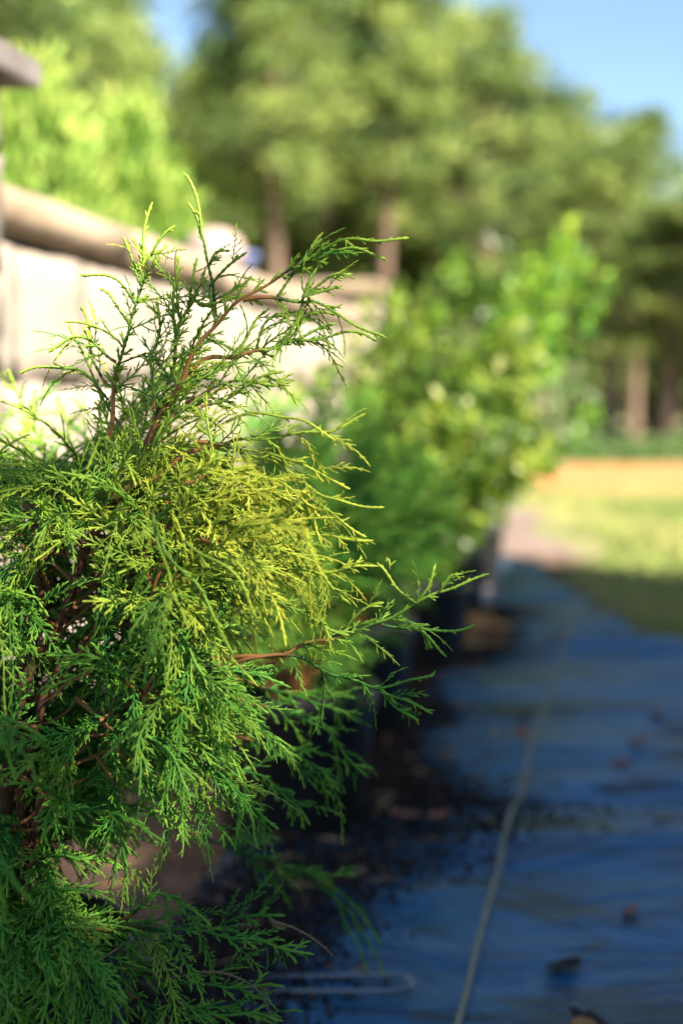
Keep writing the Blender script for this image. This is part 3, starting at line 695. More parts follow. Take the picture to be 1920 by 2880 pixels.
# pine straw and litter lying along the pots
g = np.random.default_rng(80); m = 600
yy = g.uniform(1.2, 6.9, m); xx = -.56 + ROW_K * yy + g.normal(.02, .16, m)
V, F, A = leaf_cloud(np.stack([xx, yy, fab_z(np.stack([xx, yy], 1)) + .004 + g.random(m) * .008], 1), dirs(g, m) * np.array([1, 1, .06]), g.uniform(.03, .08, m), .06, g, g.random(m))
tag(link('pine_straw', mesh_from('pine_straw', V, F, {'age': A}), M['straw']), 'scattered brown pine straw lying along the pots', 'pine straw', kind='stuff')
m = 70000; g = np.random.default_rng(83)  # dark flakes stand in for the shrubs' shade and reflection on the fabric
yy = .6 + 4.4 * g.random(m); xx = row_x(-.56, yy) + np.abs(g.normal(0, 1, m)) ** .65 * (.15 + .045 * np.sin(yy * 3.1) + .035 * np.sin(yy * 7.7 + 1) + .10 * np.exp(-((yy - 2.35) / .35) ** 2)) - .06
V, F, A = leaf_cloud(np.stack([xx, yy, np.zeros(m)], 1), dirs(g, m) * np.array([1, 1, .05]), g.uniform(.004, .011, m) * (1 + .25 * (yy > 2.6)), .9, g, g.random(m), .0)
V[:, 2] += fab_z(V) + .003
tag(link('shade_crumbs', mesh_from('shade_crumbs', V, F, {'age': A}), M['painted_shade']), 'dark flakes painting shade and dark reflections onto the fabric along the pots', 'soil', kind='stuff')
hx, hy = ground_at(1300, 1790); m = 1500; g = np.random.default_rng(81)
rr_ = g.random(m) ** .6; an = g.random(m) * 6.283
V, F, A = leaf_cloud(np.stack([hx + np.cos(an) * rr_ * .13, hy + np.sin(an) * rr_ * .30, .078 + .05 * (1 - rr_) * g.random(m)], 1), dirs(g, m) * np.array([1, 1, .2]), g.uniform(.04, .09, m), .10, g, g.random(m) * .4)
tag(link('straw_heap', mesh_from('straw_heap', V, F, {'age': A}), M['straw']), 'small pale heap of pine straw at the edge of the fabric', 'straw', kind='stuff')

# ------------------------------------------------------------------ broadleaf bushes in pots
def leafy_bush(c, y, H, W, mat, seed, label, nleaf=2600, ls=(.045, .08), pot_r=.15, pot_h=.28, name='potted_bush', off=0.0, shape=.6, cat='bush', lean=0.0):
    g = np.random.default_rng(seed); x = row_x(c, y) + off
    root = empty(name, (x, y, .022), label, cat, 'broadleaf bushes in the pot row')
    add_pot(root, pot_r, pot_h)
    tb = Tubes(); tips = []
    for k in range(26):
        a = g.random() * 6.283; rad = W * .5 * g.random() ** .6; hz = pot_h + (H - pot_h) * g.uniform(.45, 1.0) * (1 - .35 * (rad / (W * .5)) ** 2)
        tip = np.array([math.cos(a) * rad + lean * (hz / H), math.sin(a) * rad, hz]); b = np.array([g.normal(0, .015), g.normal(0, .015), pot_h * .82])
        P, _ = spline(np.array([b, b * .5 + tip * .4 + np.array([0, 0, .08]), tip]), .03); tb.add(P, np.linspace(.007, .002, len(P)), 0, 5); tips.append(P)
    tv, tf, _ = tb.arrays(); link('stems', mesh_from('stems', tv, tf), M['shrub_bark'], root)
    C, DD = [], []
    for k in range(nleaf):
        P = tips[k % len(tips)]; i = int(len(P) * (g.random() ** shape) * .999); i = max(i, int(len(P) * .10))
        C.append(P[i] + g.normal(0, .032, 3)); DD.append(g.normal(0, .8, 3) + np.array([0, 0, .35]) + (P[i] - np.array([0, 0, H * .5])) * .8)
    C = np.array(C); DD = np.array(DD)
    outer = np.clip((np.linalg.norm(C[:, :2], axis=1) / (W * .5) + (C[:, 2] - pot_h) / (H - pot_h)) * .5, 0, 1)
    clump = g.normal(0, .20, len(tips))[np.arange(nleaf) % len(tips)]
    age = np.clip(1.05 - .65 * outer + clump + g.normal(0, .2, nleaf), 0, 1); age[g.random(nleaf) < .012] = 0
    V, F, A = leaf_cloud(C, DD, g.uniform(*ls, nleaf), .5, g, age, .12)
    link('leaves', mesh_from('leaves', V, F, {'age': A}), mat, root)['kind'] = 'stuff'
    return root
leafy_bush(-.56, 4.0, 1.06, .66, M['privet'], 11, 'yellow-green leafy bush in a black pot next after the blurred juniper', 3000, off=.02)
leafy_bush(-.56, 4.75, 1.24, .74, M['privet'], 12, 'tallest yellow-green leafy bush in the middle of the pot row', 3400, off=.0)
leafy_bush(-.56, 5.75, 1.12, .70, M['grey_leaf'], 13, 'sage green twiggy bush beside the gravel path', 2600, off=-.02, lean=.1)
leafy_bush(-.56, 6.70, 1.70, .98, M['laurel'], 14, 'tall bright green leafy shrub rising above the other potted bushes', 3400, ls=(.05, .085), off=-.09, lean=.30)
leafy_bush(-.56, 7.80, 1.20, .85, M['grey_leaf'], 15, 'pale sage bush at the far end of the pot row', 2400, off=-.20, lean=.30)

# arborvitae behind the wall
def arborvitae(px, D, top_px, W, seed, label):
    g = np.random.default_rng(seed); H = at(px, top_px, D)[2]; x = at(px, 1130, D)[0]
    root = empty('arborvitae', (x, D, 0), label, 'tree', 'arborvitae behind the stone wall')
    tb = Tubes(); tb.add(np.array([(0, 0, 0), (.02, .01, H * .5), (0, 0, H * .93)]), [.05, .035, .01], 0, 8)
    CV, CF, CA = [], [], []; off = 0
    for k in range(300):
        f = g.random() ** 1.1; a = g.random() * 6.283; rad = W * .5 * (1 - f) ** .6 * (1.0 - .25 * g.random() ** 2)
        tip = np.array([math.cos(a) * rad, math.sin(a) * rad, .08 + f * (H - .25)])
        if k % 6 == 0: tb.add(np.array([(0, 0, tip[2] * .75), tip * np.array([.6, .6, .95]), tip + np.array([0, 0, .1])]), [.012, .008, .003], 0, 4)
        m = 26; t = g.random((m, 1)); outv = np.array([math.cos(a), math.sin(a), 0])
        ctr = tip + t * (np.array([0, 0, .30]) + outv * .06) + g.normal(0, .035, (m, 3))
        dd = np.array([0, 0, 1.0]) + outv * .35 + g.normal(0, .35, (m, 3))
        V, F, A = leaf_cloud(ctr, dd, g.uniform(.06, .12, m), .30, g, np.clip(.75 - .55 * t[:, 0] + g.normal(0, .2, m), 0, 1)); CV.append(V); CF.append(F + off); CA.append(A); off += len(V)
    tv, tf, _ = tb.arrays(); link('trunk', mesh_from('trunk', tv, tf), M['shrub_bark'], root)
    link('crown', mesh_from('crown', np.concatenate(CV), np.concatenate(CF), {'age': np.concatenate(CA)}), M['arbor'], root)
arborvitae(90, 6.2, 255, 1.15, 41, 'bright yellow-green arborvitae behind the wall next to the dark-capped pillar')
arborvitae(360, 6.8, 360, 1.15, 42, 'rounder fresh green arborvitae behind the wall, near the pinkish cobble')

# ------------------------------------------------------------------ blurred juniper in the second pot
def gold_low(p): return float(np.clip((p[2] - .70) * .8, 0.0, .2))
def dome_juniper(x, y, seed, W, H, label, n=46, nobj=110):
    root = empty('potted_juniper', (x, y, .022), label, 'shrub', 'potted junipers')
    add_pot(root, .15, .29); J = Juniper(root, gold_low, seed, True); g = J.g
    base = np.array([x, y, .022 + .25])
    for k in range(n):
        a = k * 2.4 + g.normal(0, .4); f = g.random(); el = R(g.uniform(8, 80)); rr = W * (.75 + .35 * g.random())
        tip = base + np.array([math.cos(a) * math.cos(el) * rr, math.sin(a) * math.cos(el) * rr, .04 + math.sin(el) * (H - .29) * g.uniform(.75, 1.05)])
        mid = base + (tip - base) * .5 + np.array([0, 0, .05])
        J.branch([base + g.normal(0, .012, 3), mid, tip], .005, .5, 1.0, 1.2, .015, .35, True, .3)
    J.build(nobj, lambda s: s[1][1])
    return root
dome_juniper(-.085, 2.45, 55, .33, .88, 'blurred green juniper in a black pot directly behind the sharp one')
dome_juniper(-.92, 1.22, 57, .28, .80, 'green juniper crowding the side of the sharp one nearest the wall', 34, 60)
dome_juniper(-.62, .68, 58, .28, 1.02, 'green juniper standing in front of the sharp one', 40, 60)
dome_juniper(.02, 3.2, 56, .31, .84, 'low dark green juniper between the blurred juniper and the leafy bushes', 34, 70)

# ------------------------------------------------------------------ the juniper in focus
BX, BY = -.325, 1.33
jroot = empty('potted_juniper', (BX, BY, .022), 'sharp green and golden juniper with feathery twigs in a black pot', 'shrub', 'potted junipers')
add_pot(jroot, .128, .27)
def gold_main(p):
    # yellower on the upper right flank, greener low down
    a = math.exp(-(((p[0] + .051) / .128) ** 2 + ((p[2] - .691) / .096) ** 2)); b = .45 / (1 + math.exp((.650 - p[2]) / .051))
    return float(np.clip(.0 + .66 * a + b * .66, 0, 1))
J = Juniper(jroot, gold_main, 9)
def px(pts, D0=1.28):
    out = []; D = D0
    for p in pts:
        if len(p) == 3: D = p[2]
        out.append(at(p[0], p[1], D))
    return np.array(out)
soilp = np.array([BX, BY, .022 + .235])
# stems
def stem(pts, r0, r1):
    P, S = spline(pts, .012); n = len(P); P = P + .002 * np.sin(S[:, None] * np.array([60, 45, 50]))
    tb = Tubes(); tb.add(P, .68 * np.linspace(r0, r1, n) * (1 + .07 * np.sin(np.arange(n) * 1.7)), 2, 9)
    V, F, A = tb.arrays(); link('stem', mesh_from('stem', V - np.array(jroot.location), F), M['bark'], jroot); return P
ST = []
ST.append(stem(np.vstack([soilp, px([(10, 2450, 1.33), (30, 2150, 1.33), (60, 1980, 1.33), (120, 1820), (184, 1714), (230, 1596), (254, 1508, 1.32)])]), .012, .0055))
ST.append(stem(np.vstack([soilp + [.008, .01, 0], px([(30, 2450, 1.36), (45, 2150, 1.36), (60, 1950, 1.36), (90, 1800), (118, 1691), (104, 1580), (90, 1450, 1.40)])]), .010, .004))
ST.append(stem(np.vstack([soilp + [-.012, .0, 0], px([(-40, 2400, 1.33), (-80, 2100, 1.34), (-110, 1850), (-120, 1600), (-90, 1400, 1.33)])]), .010, .004))
ST.append(stem(np.vstack([soilp + [.012, -.01, 0], px([(50, 2400, 1.31), (80, 2150, 1.30), (130, 1960), (210, 1830), (300, 1760), (420, 1700, 1.26)])]), .009, .0035))
ST.append(stem(np.vstack([soilp + [.01, -.016, 0], px([(60, 2500, 1.30), (110, 2300, 1.28), (190, 2120), (290, 2020), (400, 1960, 1.24)])]), .008, .003))
B = J.branch
# leader and crown
B(px([(250, 1515, 1.32), (330, 1390, 1.31), (375, 1338, 1.30), (459, 1162, 1.29), (528, 1031, 1.28), (604, 909, 1.28), (689, 840, 1.27), (765, 787), (842, 748, 1.26), (918, 692), (1000, 675, 1.25), (1148, 674)]), .0036, .72, 1.15, .70, .055, .22, spray_to=.55)
B(px([(842, 748, 1.265), (930, 708), (1010, 704, 1.26), (1090, 723)]), .0016, .1, .25, .55, .035, .2)
B(px([(800, 790, 1.265), (845, 745), (880, 690), (914, 659)]), .0015, 0, .2, .4, .03, .3)
B(px([(776, 842, 1.27), (827, 769), (860, 720), (905, 665)]), .0015, 0, .0, .5, .05, .1)
B(px([(690, 842, 1.272), (770, 842, 1.265), (848, 845), (889, 850, 1.26), (960, 891), (1030, 930), (1090, 955)]), .0022, .2, .55, .55, .05, .2)
B(px([(848, 845, 1.265), (868, 800), (900, 750), (924, 718)]), .0015, 0, .3, .5, .02, .2)
B(px([(850, 835, 1.263), (900, 800), (945, 772), (996, 766)]), .0015, 0, .9, .5, .012, .2)
B(px([(850, 842, 1.26), (890, 830), (930, 810), (960, 797)]), .0014, 0, .8, .45, .012, .2)
B(px([(852, 850, 1.262), (845, 890), (825, 930), (790, 960), (740, 985)]), .0016, 0, .7, .55, .01, .15)
B(px([(500, 1085, 1.285), (582, 1012), (654, 1000, 1.275), (756, 985), (807, 950, 1.27), (850, 905), (905, 880), (960, 880)]), .0028, .55, .75, .6, .015, .35)
B(px([(740, 990, 1.27), (840, 960, 1.265), (930, 945), (1006, 937), (1056, 955)]), .0018, 0, .5, .5, .03, .2)
B(px([(790, 965, 1.268), (870, 935), (950, 914)]), .0015, 0, .8, .5, .01, .2)
B(px([(715, 985, 1.275), (750, 915), (800, 882), (850, 866)]), .0014, 0, .5, .45, .02, .3)
B(px([(640, 1010, 1.275), (690, 960), (720, 900), (755, 870)]), .0014, 0, .9, .55, .01, .2)
B(px([(612, 895, 1.285), (600, 840), (592, 790), (585, 740), (580, 690), (570, 655), (562, 615), (545, 540), (530, 500), (520, 488)]), .002, .12, .35, .5, .06, .15, spray_to=.5)
B(px([(573, 665, 1.283), (556, 612), (536, 588), (524, 573)]), .0013, 0, 0, .4, .03, .1)
B(px([(593, 800, 1.28), (630, 760), (660, 735), (692, 709)]), .0014, 0, .7, .45, .015, .2)
B(px([(602, 845, 1.283), (650, 812), (690, 795), (712, 780)]), .0014, 0, .8, .45, .01, .2)
B(px([(586, 745, 1.283), (605, 715), (650, 707)]), .0013, 0, .5, .4, .01, .2)
B(px([(606, 870, 1.28), (560, 858), (620, 846), (690, 832)]), .0013, 0, .5, .4, .02, .3)
B(px([(305, 1240, 1.31), (320, 1120, 1.305), (338, 1000, 1.30), (362, 930), (385, 860), (398, 800), (402, 720, 1.295), (410, 650), (427, 573)]), .0024, .3, 1.25, .70, .045, .2, spray_to=.7)
B(px([(404, 735, 1.295), (438, 695), (468, 662), (497, 634)]), .0014, 0, .4, .45, .025, .2)
B(px([(425, 770, 1.295), (450, 720), (475, 688)]), .0013, 0, .4, .4, .02, .2)
B(px([(398, 800, 1.295), (380, 740), (355, 695), (342, 668)]), .0014, 0, .7, .42, .012, .2)
B(px([(388, 855, 1.298), (340, 802), (290, 776), (230, 768)]), .0014, 0, .35, .4, .05, .1)
B(px([(370, 920, 1.30), (330, 870), (310, 830), (285, 808)]), .0014, 0, .4, .4, .035, .1)
B(px([(300, 1080, 1.33), (262, 1000), (250, 940), (240, 890), (229, 860)]), .0016, .1, .8, .5, .03, .2)
B(px([(330, 1020, 1.31), (262, 962), (205, 952), (172, 968), (141, 986)]), .0016, .1, 1.0, .5, .02, .2)
B(px([(300, 1120, 1.30), (240, 1050), (180, 1031), (110, 1034), (57, 1054)]), .0015, 0, .5, .45, .05, .15)
B(px([(400, 1260, 1.30), (455, 1130, 1.295), (480, 1050), (497, 950, 1.29), (530, 870), (556, 800), (580, 758)]), .002, .2, 1.3, .68, .012, .2)
B(px([(490, 985, 1.29), (492, 880), (488, 800), (503, 722)]), .0016, 0, 1.0, .5, .012, .15)
B(px([(525, 880, 1.29), (545, 800), (553, 722)]), .0014, 0, .7, .42, .015, .15)
B(px([(430, 1150, 1.29), (430, 1020), (445, 930), (440, 850)]), .0018, .1, 1.4, .64, .01, .15)
B(px([(340, 1200, 1.32), (280, 1100, 1.33), (240, 1010), (205, 930), (200, 905)]), .0018, .1, .9, .5, .02, .2)
B(px([(520, 1140, 1.28), (600, 1090), (680, 1075), (760, 1080), (830, 1075)]), .002, .3, 1.0, .6, .012, .2)
B(px([(560, 1150, 1.27), (640, 1120), (740, 1060), (800, 1040)]), .0018, .1, 1.0, .6, .012, .2)
B(px([(480, 1180, 1.27), (520, 1120), (570, 1060), (640, 1020)]), .0018, .1, 1.0, .6, .012, .2)
# middle right flank
B(px([(330, 1400, 1.30), (450, 1330, 1.28), (560, 1265), (680, 1240, 1.265), (800, 1225), (900, 1215), (960, 1200), (1025, 1169)]), .0032, .5, .9, .62, .012, .3)
B(px([(640, 1185, 1.25), (720, 1165), (790, 1168), (860, 1188), (942, 1236)]), .0016, 0, .1, .4, .06, .2)
B(px([(560, 1240, 1.265), (680, 1270), (770, 1300), (850, 1352), (905, 1396), (965, 1412), (1075, 1427)]), .002, .1, .55, .5, .035, .2)
B(px([(740, 1275, 1.26), (820, 1290), (900, 1335), (955, 1360), (980, 1372)]), .0015, 0, .5, .42, .03, .2)
B(px([(850, 1355, 1.255), (868, 1405), (890, 1470), (905, 1530)]), .0014, 0, .5, .4, .02, .1)
B(px([(870, 1400, 1.255), (945, 1455), (995, 1487), (1028, 1507)]), .0014, 0, .35, .4, .03, .1)
B(px([(350, 1430, 1.30), (470, 1480, 1.27), (620, 1478, 1.255), (760, 1480), (880, 1500), (970, 1518), (1045, 1515)]), .003, .4, 1.2, .62, .01, .3)
B(px([(330, 1470, 1.30), (470, 1540, 1.27), (600, 1580, 1.25), (760, 1600), (900, 1605), (990, 1598), (1065, 1590)]), .003, .4, 1.2, .62, .01, .3)
B(px([(380, 1400, 1.30), (520, 1410, 1.27), (660, 1390), (780, 1400, 1.26), (880, 1440), (960, 1470)]), .0026, .35, 1.2, .6, .01, .3)
B(px([(360, 1560, 1.30), (500, 1620, 1.26), (650, 1650), (780, 1690, 1.25), (900, 1755), (985, 1790)]), .0026, .35, 1.1, .62, .012, .3)
B(px([(560, 1520, 1.25), (700, 1540), (840, 1560), (930, 1640), (985, 1700)]), .0022, .2, 1.2, .6, .012, .2)
B(px([(500, 1360, 1.25), (640, 1330), (760, 1345), (850, 1400), (900, 1460)]), .0022, .2, 1.1, .6, .012, .2)
B(px([(420, 1440, 1.18), (465, 1540, 1.15), (550, 1650), (615, 1745), (650, 1870)]), .0019, 0, .12, .4, .08, .1)
B(px([(425, 1440, 1.175), (455, 1540, 1.16), (470, 1620), (478, 1690)]), .0016, 0, .1, .35, .06, .2)
B(px([(520, 1520, 1.16), (620, 1590), (690, 1650), (720, 1740)]), .0015, 0, .15, .4, .06, .2)
B(px([(330, 1250, 1.17), (290, 1230), (265, 1265), (245, 1320)]), .0016, 0, .1, .35, .05, .2)
# long right arm
B(px([(420, 1840, 1.29), (620, 1850, 1.28), (760, 1843, 1.27), (912, 1800), (1000, 1775), (1080, 1747), (1160, 1700), (1260, 1655), (1371, 1619)]), .0030, .55, .65, .6, .05, .45)
B(px([(1165, 1698, 1.268), (1120, 1655), (1090, 1612), (1062, 1587)]), .0014, 0, .25, .4, .02, .2)
B(px([(1090, 1605, 1.268), (1092, 1570), (1085, 1580)]), .0012, 0, 0, .3, .01, .2)
B(px([(1160, 1702, 1.268), (1200, 1645), (1222, 1595)]), .0014, 0, .25, .4, .015, .2)
B(px([(1230, 1668, 1.268), (1270, 1620), (1300, 1610)]), .0013, 0, .25, .35, .012, .2)
B(px([(1070, 1752, 1.27), (1150, 1770), (1205, 1790), (1252, 1842)]), .0015, 0, .6, .45, .012, .2)
B(px([(1150, 1768, 1.27), (1200, 1775), (1260, 1770), (1332, 1762)]), .0014, 0, .35, .4, .03, .2)
B(px([(960, 1790, 1.275), (1000, 1740), (1040, 1700), (1075, 1690)]), .0014, 0, .8, .42, .012, .2)
B(px([(560, 1915, 1.28), (730, 1843, 1.265), (829, 1850), (900, 1880), (1036, 1930), (1125, 1965), (1219, 2005)]), .0025, .4, .8, .5, .012, .4)
B(px([(1036, 1930, 1.265), (1110, 1930), (1165, 1912), (1217, 1893)]), .0014, 0, .25, .35, .03, .2)
B(px([(1060, 1940, 1.265), (1120, 1990), (1180, 2030)]), .0014, 0, .6, .4, .01, .2)
# lower right, a little behind the focus
for q in ([(640, 1900, 1.42), (800, 1950, 1.46), (920, 1985), (1010, 2030)], [(620, 1960, 1.42), (800, 2000, 1.46), (920, 2060), (1030, 2190)], [(600, 2040, 1.40), (760, 2110, 1.44), (900, 2160), (955, 2230)], [(560, 2120, 1.36), (720, 2180, 1.40), (830, 2260), (868, 2320)]):
    B(px(q), .0024, .3, 1.0, .72, .012, .3)
# lower body, arching down
B(px([(290, 2000, 1.28), (400, 2050, 1.25), (500, 2110), (600, 2180, 1.24), (690, 2260), (780, 2330)]), .0028, .3, 1.3, .62, .012, .25)
B(px([(210, 1960, 1.28), (330, 2060, 1.25), (430, 2140), (520, 2230, 1.24), (600, 2310), (660, 2390)]), .0028, .3, 1.3, .62, .012, .25)
B(px([(470, 1800, 1.27), (590, 1880, 1.24), (690, 1970), (770, 2080), (830, 2150)]), .0026, .3, 1.2, .62, .012, .25)
B(px([(430, 1760, 1.26), (520, 1850, 1.23), (560, 1960), (600, 2060), (590, 2140)]), .0024, .25, 1.2, .62, .012, .25)
B(px([(420, 1960, 1.25), (470, 2040, 1.225), (480, 2140), (460, 2260), (470, 2330)]), .0022, .2, 1.2, .6, .02, .25)
B(px([(480, 1740, 1.24), (500, 1800, 1.215), (500, 1880), (470, 1980)]), .002, .1, .8, .55, .03, .25)
B(px([(280, 2120, 1.27), (320, 2220, 1.25), (340, 2330), (350, 2430), (365, 2550)]), .0022, .2, 1.1, .6, .025, .25)
B(px([(300, 2080, 1.26), (400, 2180, 1.235), (470, 2280), (540, 2380)]), .0022, .2, 1.2, .6, .015, .25)
B(px([(540, 2120, 1.24), (640, 2190, 1.225), (700, 2280), (730, 2380)]), .002, .1, 1.0, .6, .02, .2)
# bottom boughs
B(px([(90, 2640, 1.32), (260, 2690, 1.29), (400, 2738, 1.28), (540, 2766), (700, 2776), (800, 2772)]), .0034, .5, 1.0, .72, .012, .3)
B(px([(120, 2610, 1.31), (330, 2612, 1.28), (450, 2610, 1.27), (570, 2620), (690, 2640), (800, 2665), (880, 2690)]), .003, .4, 1.3, .66, .012, .3)
B(px([(340, 2600, 1.27), (410, 2530, 1.25), (470, 2520), (540, 2555), (592, 2612)]), .002, .2, 1.3, .5, .012, .3)
B(px([(180, 2680, 1.31), (400, 2815, 1.28), (550, 2850), (700, 2850), (800, 2868)]), .003, .4, 1.1, .72, .012, .3)
B(px([(100, 2660, 1.30), (180, 2760, 1.20), (220, 2860), (240, 2950)]), .003, .3, 1.1, .75, .012, .3)
B(px([(60, 2600, 1.30), (20, 2720, 1.19), (60, 2840), (40, 2940)]), .003, .3, 1.1, .75, .012, .3)
B(px([(560, 2620, 1.33), (650, 2590, 1.34), (740, 2570), (800, 2575)]), .002, .2, 1.2, .6, .012, .2)
for q in ([(60, 2560, 1.27), (110, 2660, 1.18), (130, 2780, 1.16), (120, 2900)], [(20, 2540, 1.26), (-10, 2680, 1.17), (20, 2820, 1.15), (10, 2920)], [(120, 2560, 1.27), (220, 2650, 1.20), (290, 2760, 1.18), (310, 2880)], [(90, 2500, 1.27), (180, 2600, 1.19), (200, 2720, 1.17), (190, 2850)]):
    B(px(q), .0024, .25, 1.2, .8, .012, .15)
# thin drooping shoots beyond the focus
B(px([(500, 2330, 1.50), (680, 2390, 1.60), (820, 2440), (920, 2460), (1000, 2450)]), .0024, .2, .8, .72, .012, .35)
B(px([(820, 2440, 1.60), (930, 2520, 1.62), (990, 2630), (1040, 2745)]), .0017, 0, 0, .3, .2, .4)
B(px([(850, 2440, 1.60), (960, 2540, 1.63), (1030, 2640), (1085, 2745)]), .0017, 0, 0, .3, .2, .4)
B(px([(860, 2440, 1.60), (960, 2510, 1.63), (1030, 2590), (1070, 2660)]), .0015, 0, .15, .4, .05, .6)
# left side, near and far
B(px([(-120, 1990, 1.12), (-40, 2010, 1.08), (40, 2020), (130, 2090)]), .002, 0, .5, .5, .015, .3)
B(px([(-60, 1990, 1.12), (0, 2080, 1.09), (25, 2140), (52, 2198)]), .0017, 0, .3, .4, .03, .3)
B(px([(-140, 2330, 1.02), (-40, 2390, .97), (40, 2460), (102, 2560)]), .0018, 0, .15, .4, .06, .3)
B(px([(-120, 2330, 1.02), (-20, 2420, .97), (0, 2500), (5, 2600)]), .0018, 0, .15, .4, .06, .3)
for q in ([(90, 1460, 1.42), (70, 1330, 1.52), (80, 1200, 1.56), (55, 1110), (20, 1040)], [(110, 1470, 1.42), (130, 1330, 1.50), (105, 1220), (95, 1090)], [(60, 1500, 1.44), (-10, 1350, 1.54), (-20, 1230), (-30, 1150)], [(130, 1440, 1.44), (180, 1300, 1.52), (190, 1190), (160, 1110)]):
    B(px(q), .0026, .25, 1.2, .72, .02, .2)
for q in ([(110, 1600, 1.36), (60, 1480, 1.28), (-10, 1410), (-80, 1380)], [(140, 1660, 1.34), (90, 1560, 1.26), (40, 1620), (10, 1750, 1.22)], [(180, 1560, 1.33), (120, 1420, 1.27), (60, 1340), (20, 1330)], [(200, 1500, 1.33), (180, 1400, 1.28), (220, 1340), (250, 1370)], [(110, 1700, 1.34), (70, 1720, 1.25), (60, 1800), (110, 1830, 1.22)], [(230, 1560, 1.33), (200, 1440, 1.27), (120, 1500, 1.23), (90, 1560)]):
    B(px(q), .0024, .25, 1.2, .62, .012, .3)
# filling branches from the stems outwards
POLY = np.array([(-420, 1350), (0, 1190), (170, 1080), (300, 1000), (430, 930), (560, 960), (650, 1100), (720, 1260), (860, 1420), (930, 1560), (900, 1720), (850, 1880), (820, 2060), (760, 2240), (600, 2310), (470, 2330), (380, 2450), (300, 2560), (420, 2700), (300, 2900), (-420, 2900)])
def inside(p, poly):
    c = False; j = len(poly) - 1
    for i in range(len(poly)):
        if (poly[i][1] > p[1]) != (poly[j][1] > p[1]) and p[0] < (poly[j][0] - poly[i][0]) * (p[1] - poly[i][1]) / (poly[j][1] - poly[i][1]) + poly[i][0]: c = not c
        j = i
    return c
g = np.random.default_rng(91); cnt = 0
while cnt < 285:
    sx, sy = g.uniform(-420, 950), g.uniform(950, 2880)
    if cnt > 178: sx, sy = g.uniform(-120, 430), g.uniform(1950, 2960)
    if cnt > 196: sx, sy = g.uniform(-150, 420), g.uniform(1230, 2350)
    if cnt > 246: sx, sy = g.uniform(150, 880), g.uniform(1300, 2200)
    if not inside((sx, sy), POLY): continue
    if sy < 1250 and g.random() < .45: continue
    D = 1.33 + g.normal(0.02, .13); D = max(1.14, D)
    if cnt > 178: D = g.uniform(1.30, 1.50)
    if cnt > 196: D = g.uniform(1.38, 1.62)
    if sx < 420 and 1560 < sy < 2050 and D < 1.36 and g.random() < .6: D = 1.36 + g.random() * .2
    tip = at(sx, sy, D); S_ = ST[int(g.integers(len(ST)))]
    best = min(range(len(ST)), key=lambda q: np.min(np.linalg.norm(ST[q] - tip, axis=1)) + g.random() * .08); S_ = ST[best]
    lo = S_[S_[:, 2] < tip[2] + .02]; lo = lo if len(lo) > 3 else S_[:4]
    b0 = lo[np.argmin(np.linalg.norm(lo - tip, axis=1) + g.random(len(lo)) * .03)]
    L = np.linalg.norm(tip - b0)
    if L < .07 or L > .46: continue
    mid = b0 + (tip - b0) * .55 + np.array([0, 0, .18 * L]) + g.normal(0, .015, 3)
    B([b0, mid, tip], .0022, .28, 1.1, .85, .012, .2, droop=.45)
    cnt += 1
camp = np.array([0, 0, CAM_H])
def key(s):
    p = s[1]; vis = abs((p[0] / p[1]) ) < .27 and p[2] > .0
    return (0 if vis else 5) + abs(p[1] - 1.24) - .3 * s[3]
print('sprays', len(J.sprays), [len(a[1]) for a in SPRAY_LO])
J.build(300, key)
# dead brown twiglets
def dead(pts, lab_r):
    P, S = spline(px(pts), .003); tb = Tubes(); n = len(P); r = np.linspace(.0014, .0007, n) * (1 + .3 * np.where(np.arange(n) % 2 == 0, 1, -1)); tb.add(P, r, 0, 4)
    for i in range(4, n, 3): tb.add(np.array([P[i], P[i] + np.array([.002, 0, .003]) * (1 if i % 2 else -1)]), [.0008, .0004], 0, 3)
    V, F, A = tb.arrays(); link('dead_twig', mesh_from('dead_twig', V - np.array(jroot.location), F), M['dead'], jroot)
dead([(760, 2590, 1.27), (815, 2605), (850, 2622), (895, 2650), (935, 2686)], 0)
dead([(450, 2760, 1.27), (560, 2735), (640, 2740), (720, 2780), (760, 2850)], 0)

# ------------------------------------------------------------------ small things on the fabric
loop = []
xa, ya = ground_at(700, 2762); xb, yb = ground_at(1118, 2752); xc, yc = ground_at(1120, 2795); xd, yd = ground_at(690, 2800)
for (x_, y_) in [(xa, ya), ((xa + xb) / 2, (ya + yb) / 2 + .002), (xb, yb), (xb + .016, (yb + yc) / 2), (xc, yc), ((xc + xd) / 2, (yc + yd) / 2), (xd, yd)]: loop.append((x_, y_, .044))
P, S = spline(np.array(loop), .006); tb = Tubes(); tb.add(P, .0035, 0, 10); V, F, A = tb.arrays()
zb = fab_z(V); V[:, 2] = V[:, 2] - .044 + zb.mean() + .0065
tag(link('irrigation_tube', mesh_from('irrigation_tube', V, F), M['tube']), 'bent loop of dark irrigation tubing on the fabric under the sharp juniper', 'tube')

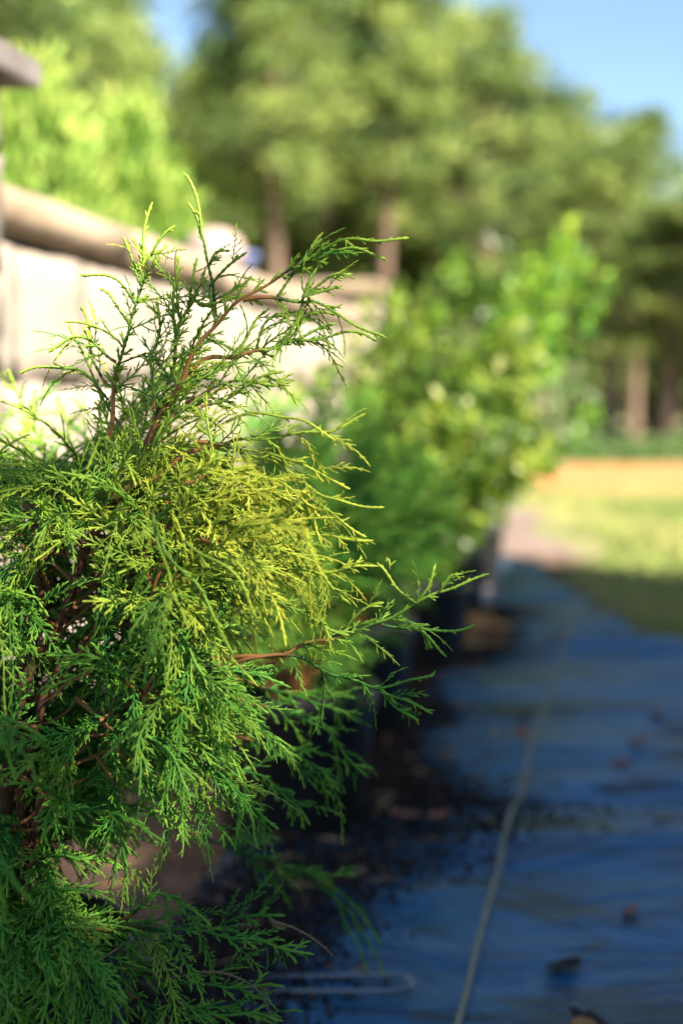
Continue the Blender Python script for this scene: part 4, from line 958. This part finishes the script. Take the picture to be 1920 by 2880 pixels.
def leaf_mesh(seed, L, w, curl):
    g = np.random.default_rng(seed); n = 9; V = []
    for i in range(n):
        t = i / (n - 1); ww = w * math.sin(math.pi * min(1, t * .96 + .02)) ** .8 * (1 + .12 * g.normal())
        x_ = (t - .5) * L; zc = curl * L * (t - .5) ** 2 + .002
        V += [(x_, -ww, zc + ww * .6 * g.random()), (x_, 0, zc - .001), (x_, ww, zc + ww * .5 * g.random())]
    V = np.array(V); F = []
    for i in range(n - 1):
        for k in range(2): F.append((i * 3 + k, i * 3 + k + 1, i * 3 + 4 + k, i * 3 + 3 + k))
    m = len(V); F = np.array(F); V2 = V - np.array([0, 0, .0008])
    return np.vstack([V, V2]), np.vstack([F, F[:, ::-1] + m])
LEAFM = [leaf_mesh(k, 1.0, .24, .35) for k in range(4)]
def leaf(sx, sy, size, mat, rot, label, k=0, group='dry leaves on the ground fabric'):
    x_, y_ = ground_at(sx, sy); V, F = LEAFM[k % 4]; me = mesh_from('fallen_leaf', V * size * .8, F); z_ = float(fab_z(np.array([[x_, y_, 0]]))[0])
    o = link('fallen_leaf', me, M[mat], None, (x_, y_, z_ + .003 + .0008)); o.rotation_euler = (random.uniform(-.15, .15), random.uniform(-.15, .15), rot)
    tag(o, label, 'leaf', group)
RED = 'dry red-brown leaf lying on the black ground fabric'; TAN = 'dry tan leaf lying on the black ground fabric'
g = np.random.default_rng(120)
for (sx, sy, s_) in [(1475, 2030, .075), (1465, 2105, .085), (1848, 2030, .07), (1745, 2170, .07), (1790, 2130, .06), (1860, 2365, .055), (1230, 2345, .07), (1130, 2330, .07), (1255, 2150, .06), (1560, 1820, .07), (1350, 1860, .07), (1650, 1930, .06), (1770, 2570, .05)]:
    leaf(sx, sy, s_, 'leaf_red', g.random() * 6.28, RED, int(g.integers(4)))
for (sx, sy, s_) in [(1160, 2340, .06), (1000, 2480, .07), (1380, 2360, .04), (1900, 2060, .09), (1420, 1910, .06), (1720, 1790, .07)]:
    leaf(sx, sy, s_, 'leaf_tan', g.random() * 6.28, TAN, int(g.integers(4)))
leaf(1585, 2690, .085, 'leaf_dark', .6, 'dark curled leaf lying on open fabric near the marker line', 1, 'dark leaves on the ground fabric')
leaf(1655, 2835, .075, 'leaf_dark', 2.4, 'dark rotten leaf lying beside the small tan stone', 2, 'dark leaves on the ground fabric')
x_, y_ = ground_at(1640, 2862); V, F = blob(.016, .013, .008, 9.0, 14, 8, .3); V[:, 2] -= V[:, 2].min()
tag(link('small_stone', mesh_from('small_stone', V, F), M['dirt'], None, (x_, y_, float(fab_z(np.array([[x_, y_, 0]]))[0]) + .001)), 'small tan stone lying on the black ground fabric', 'stone')
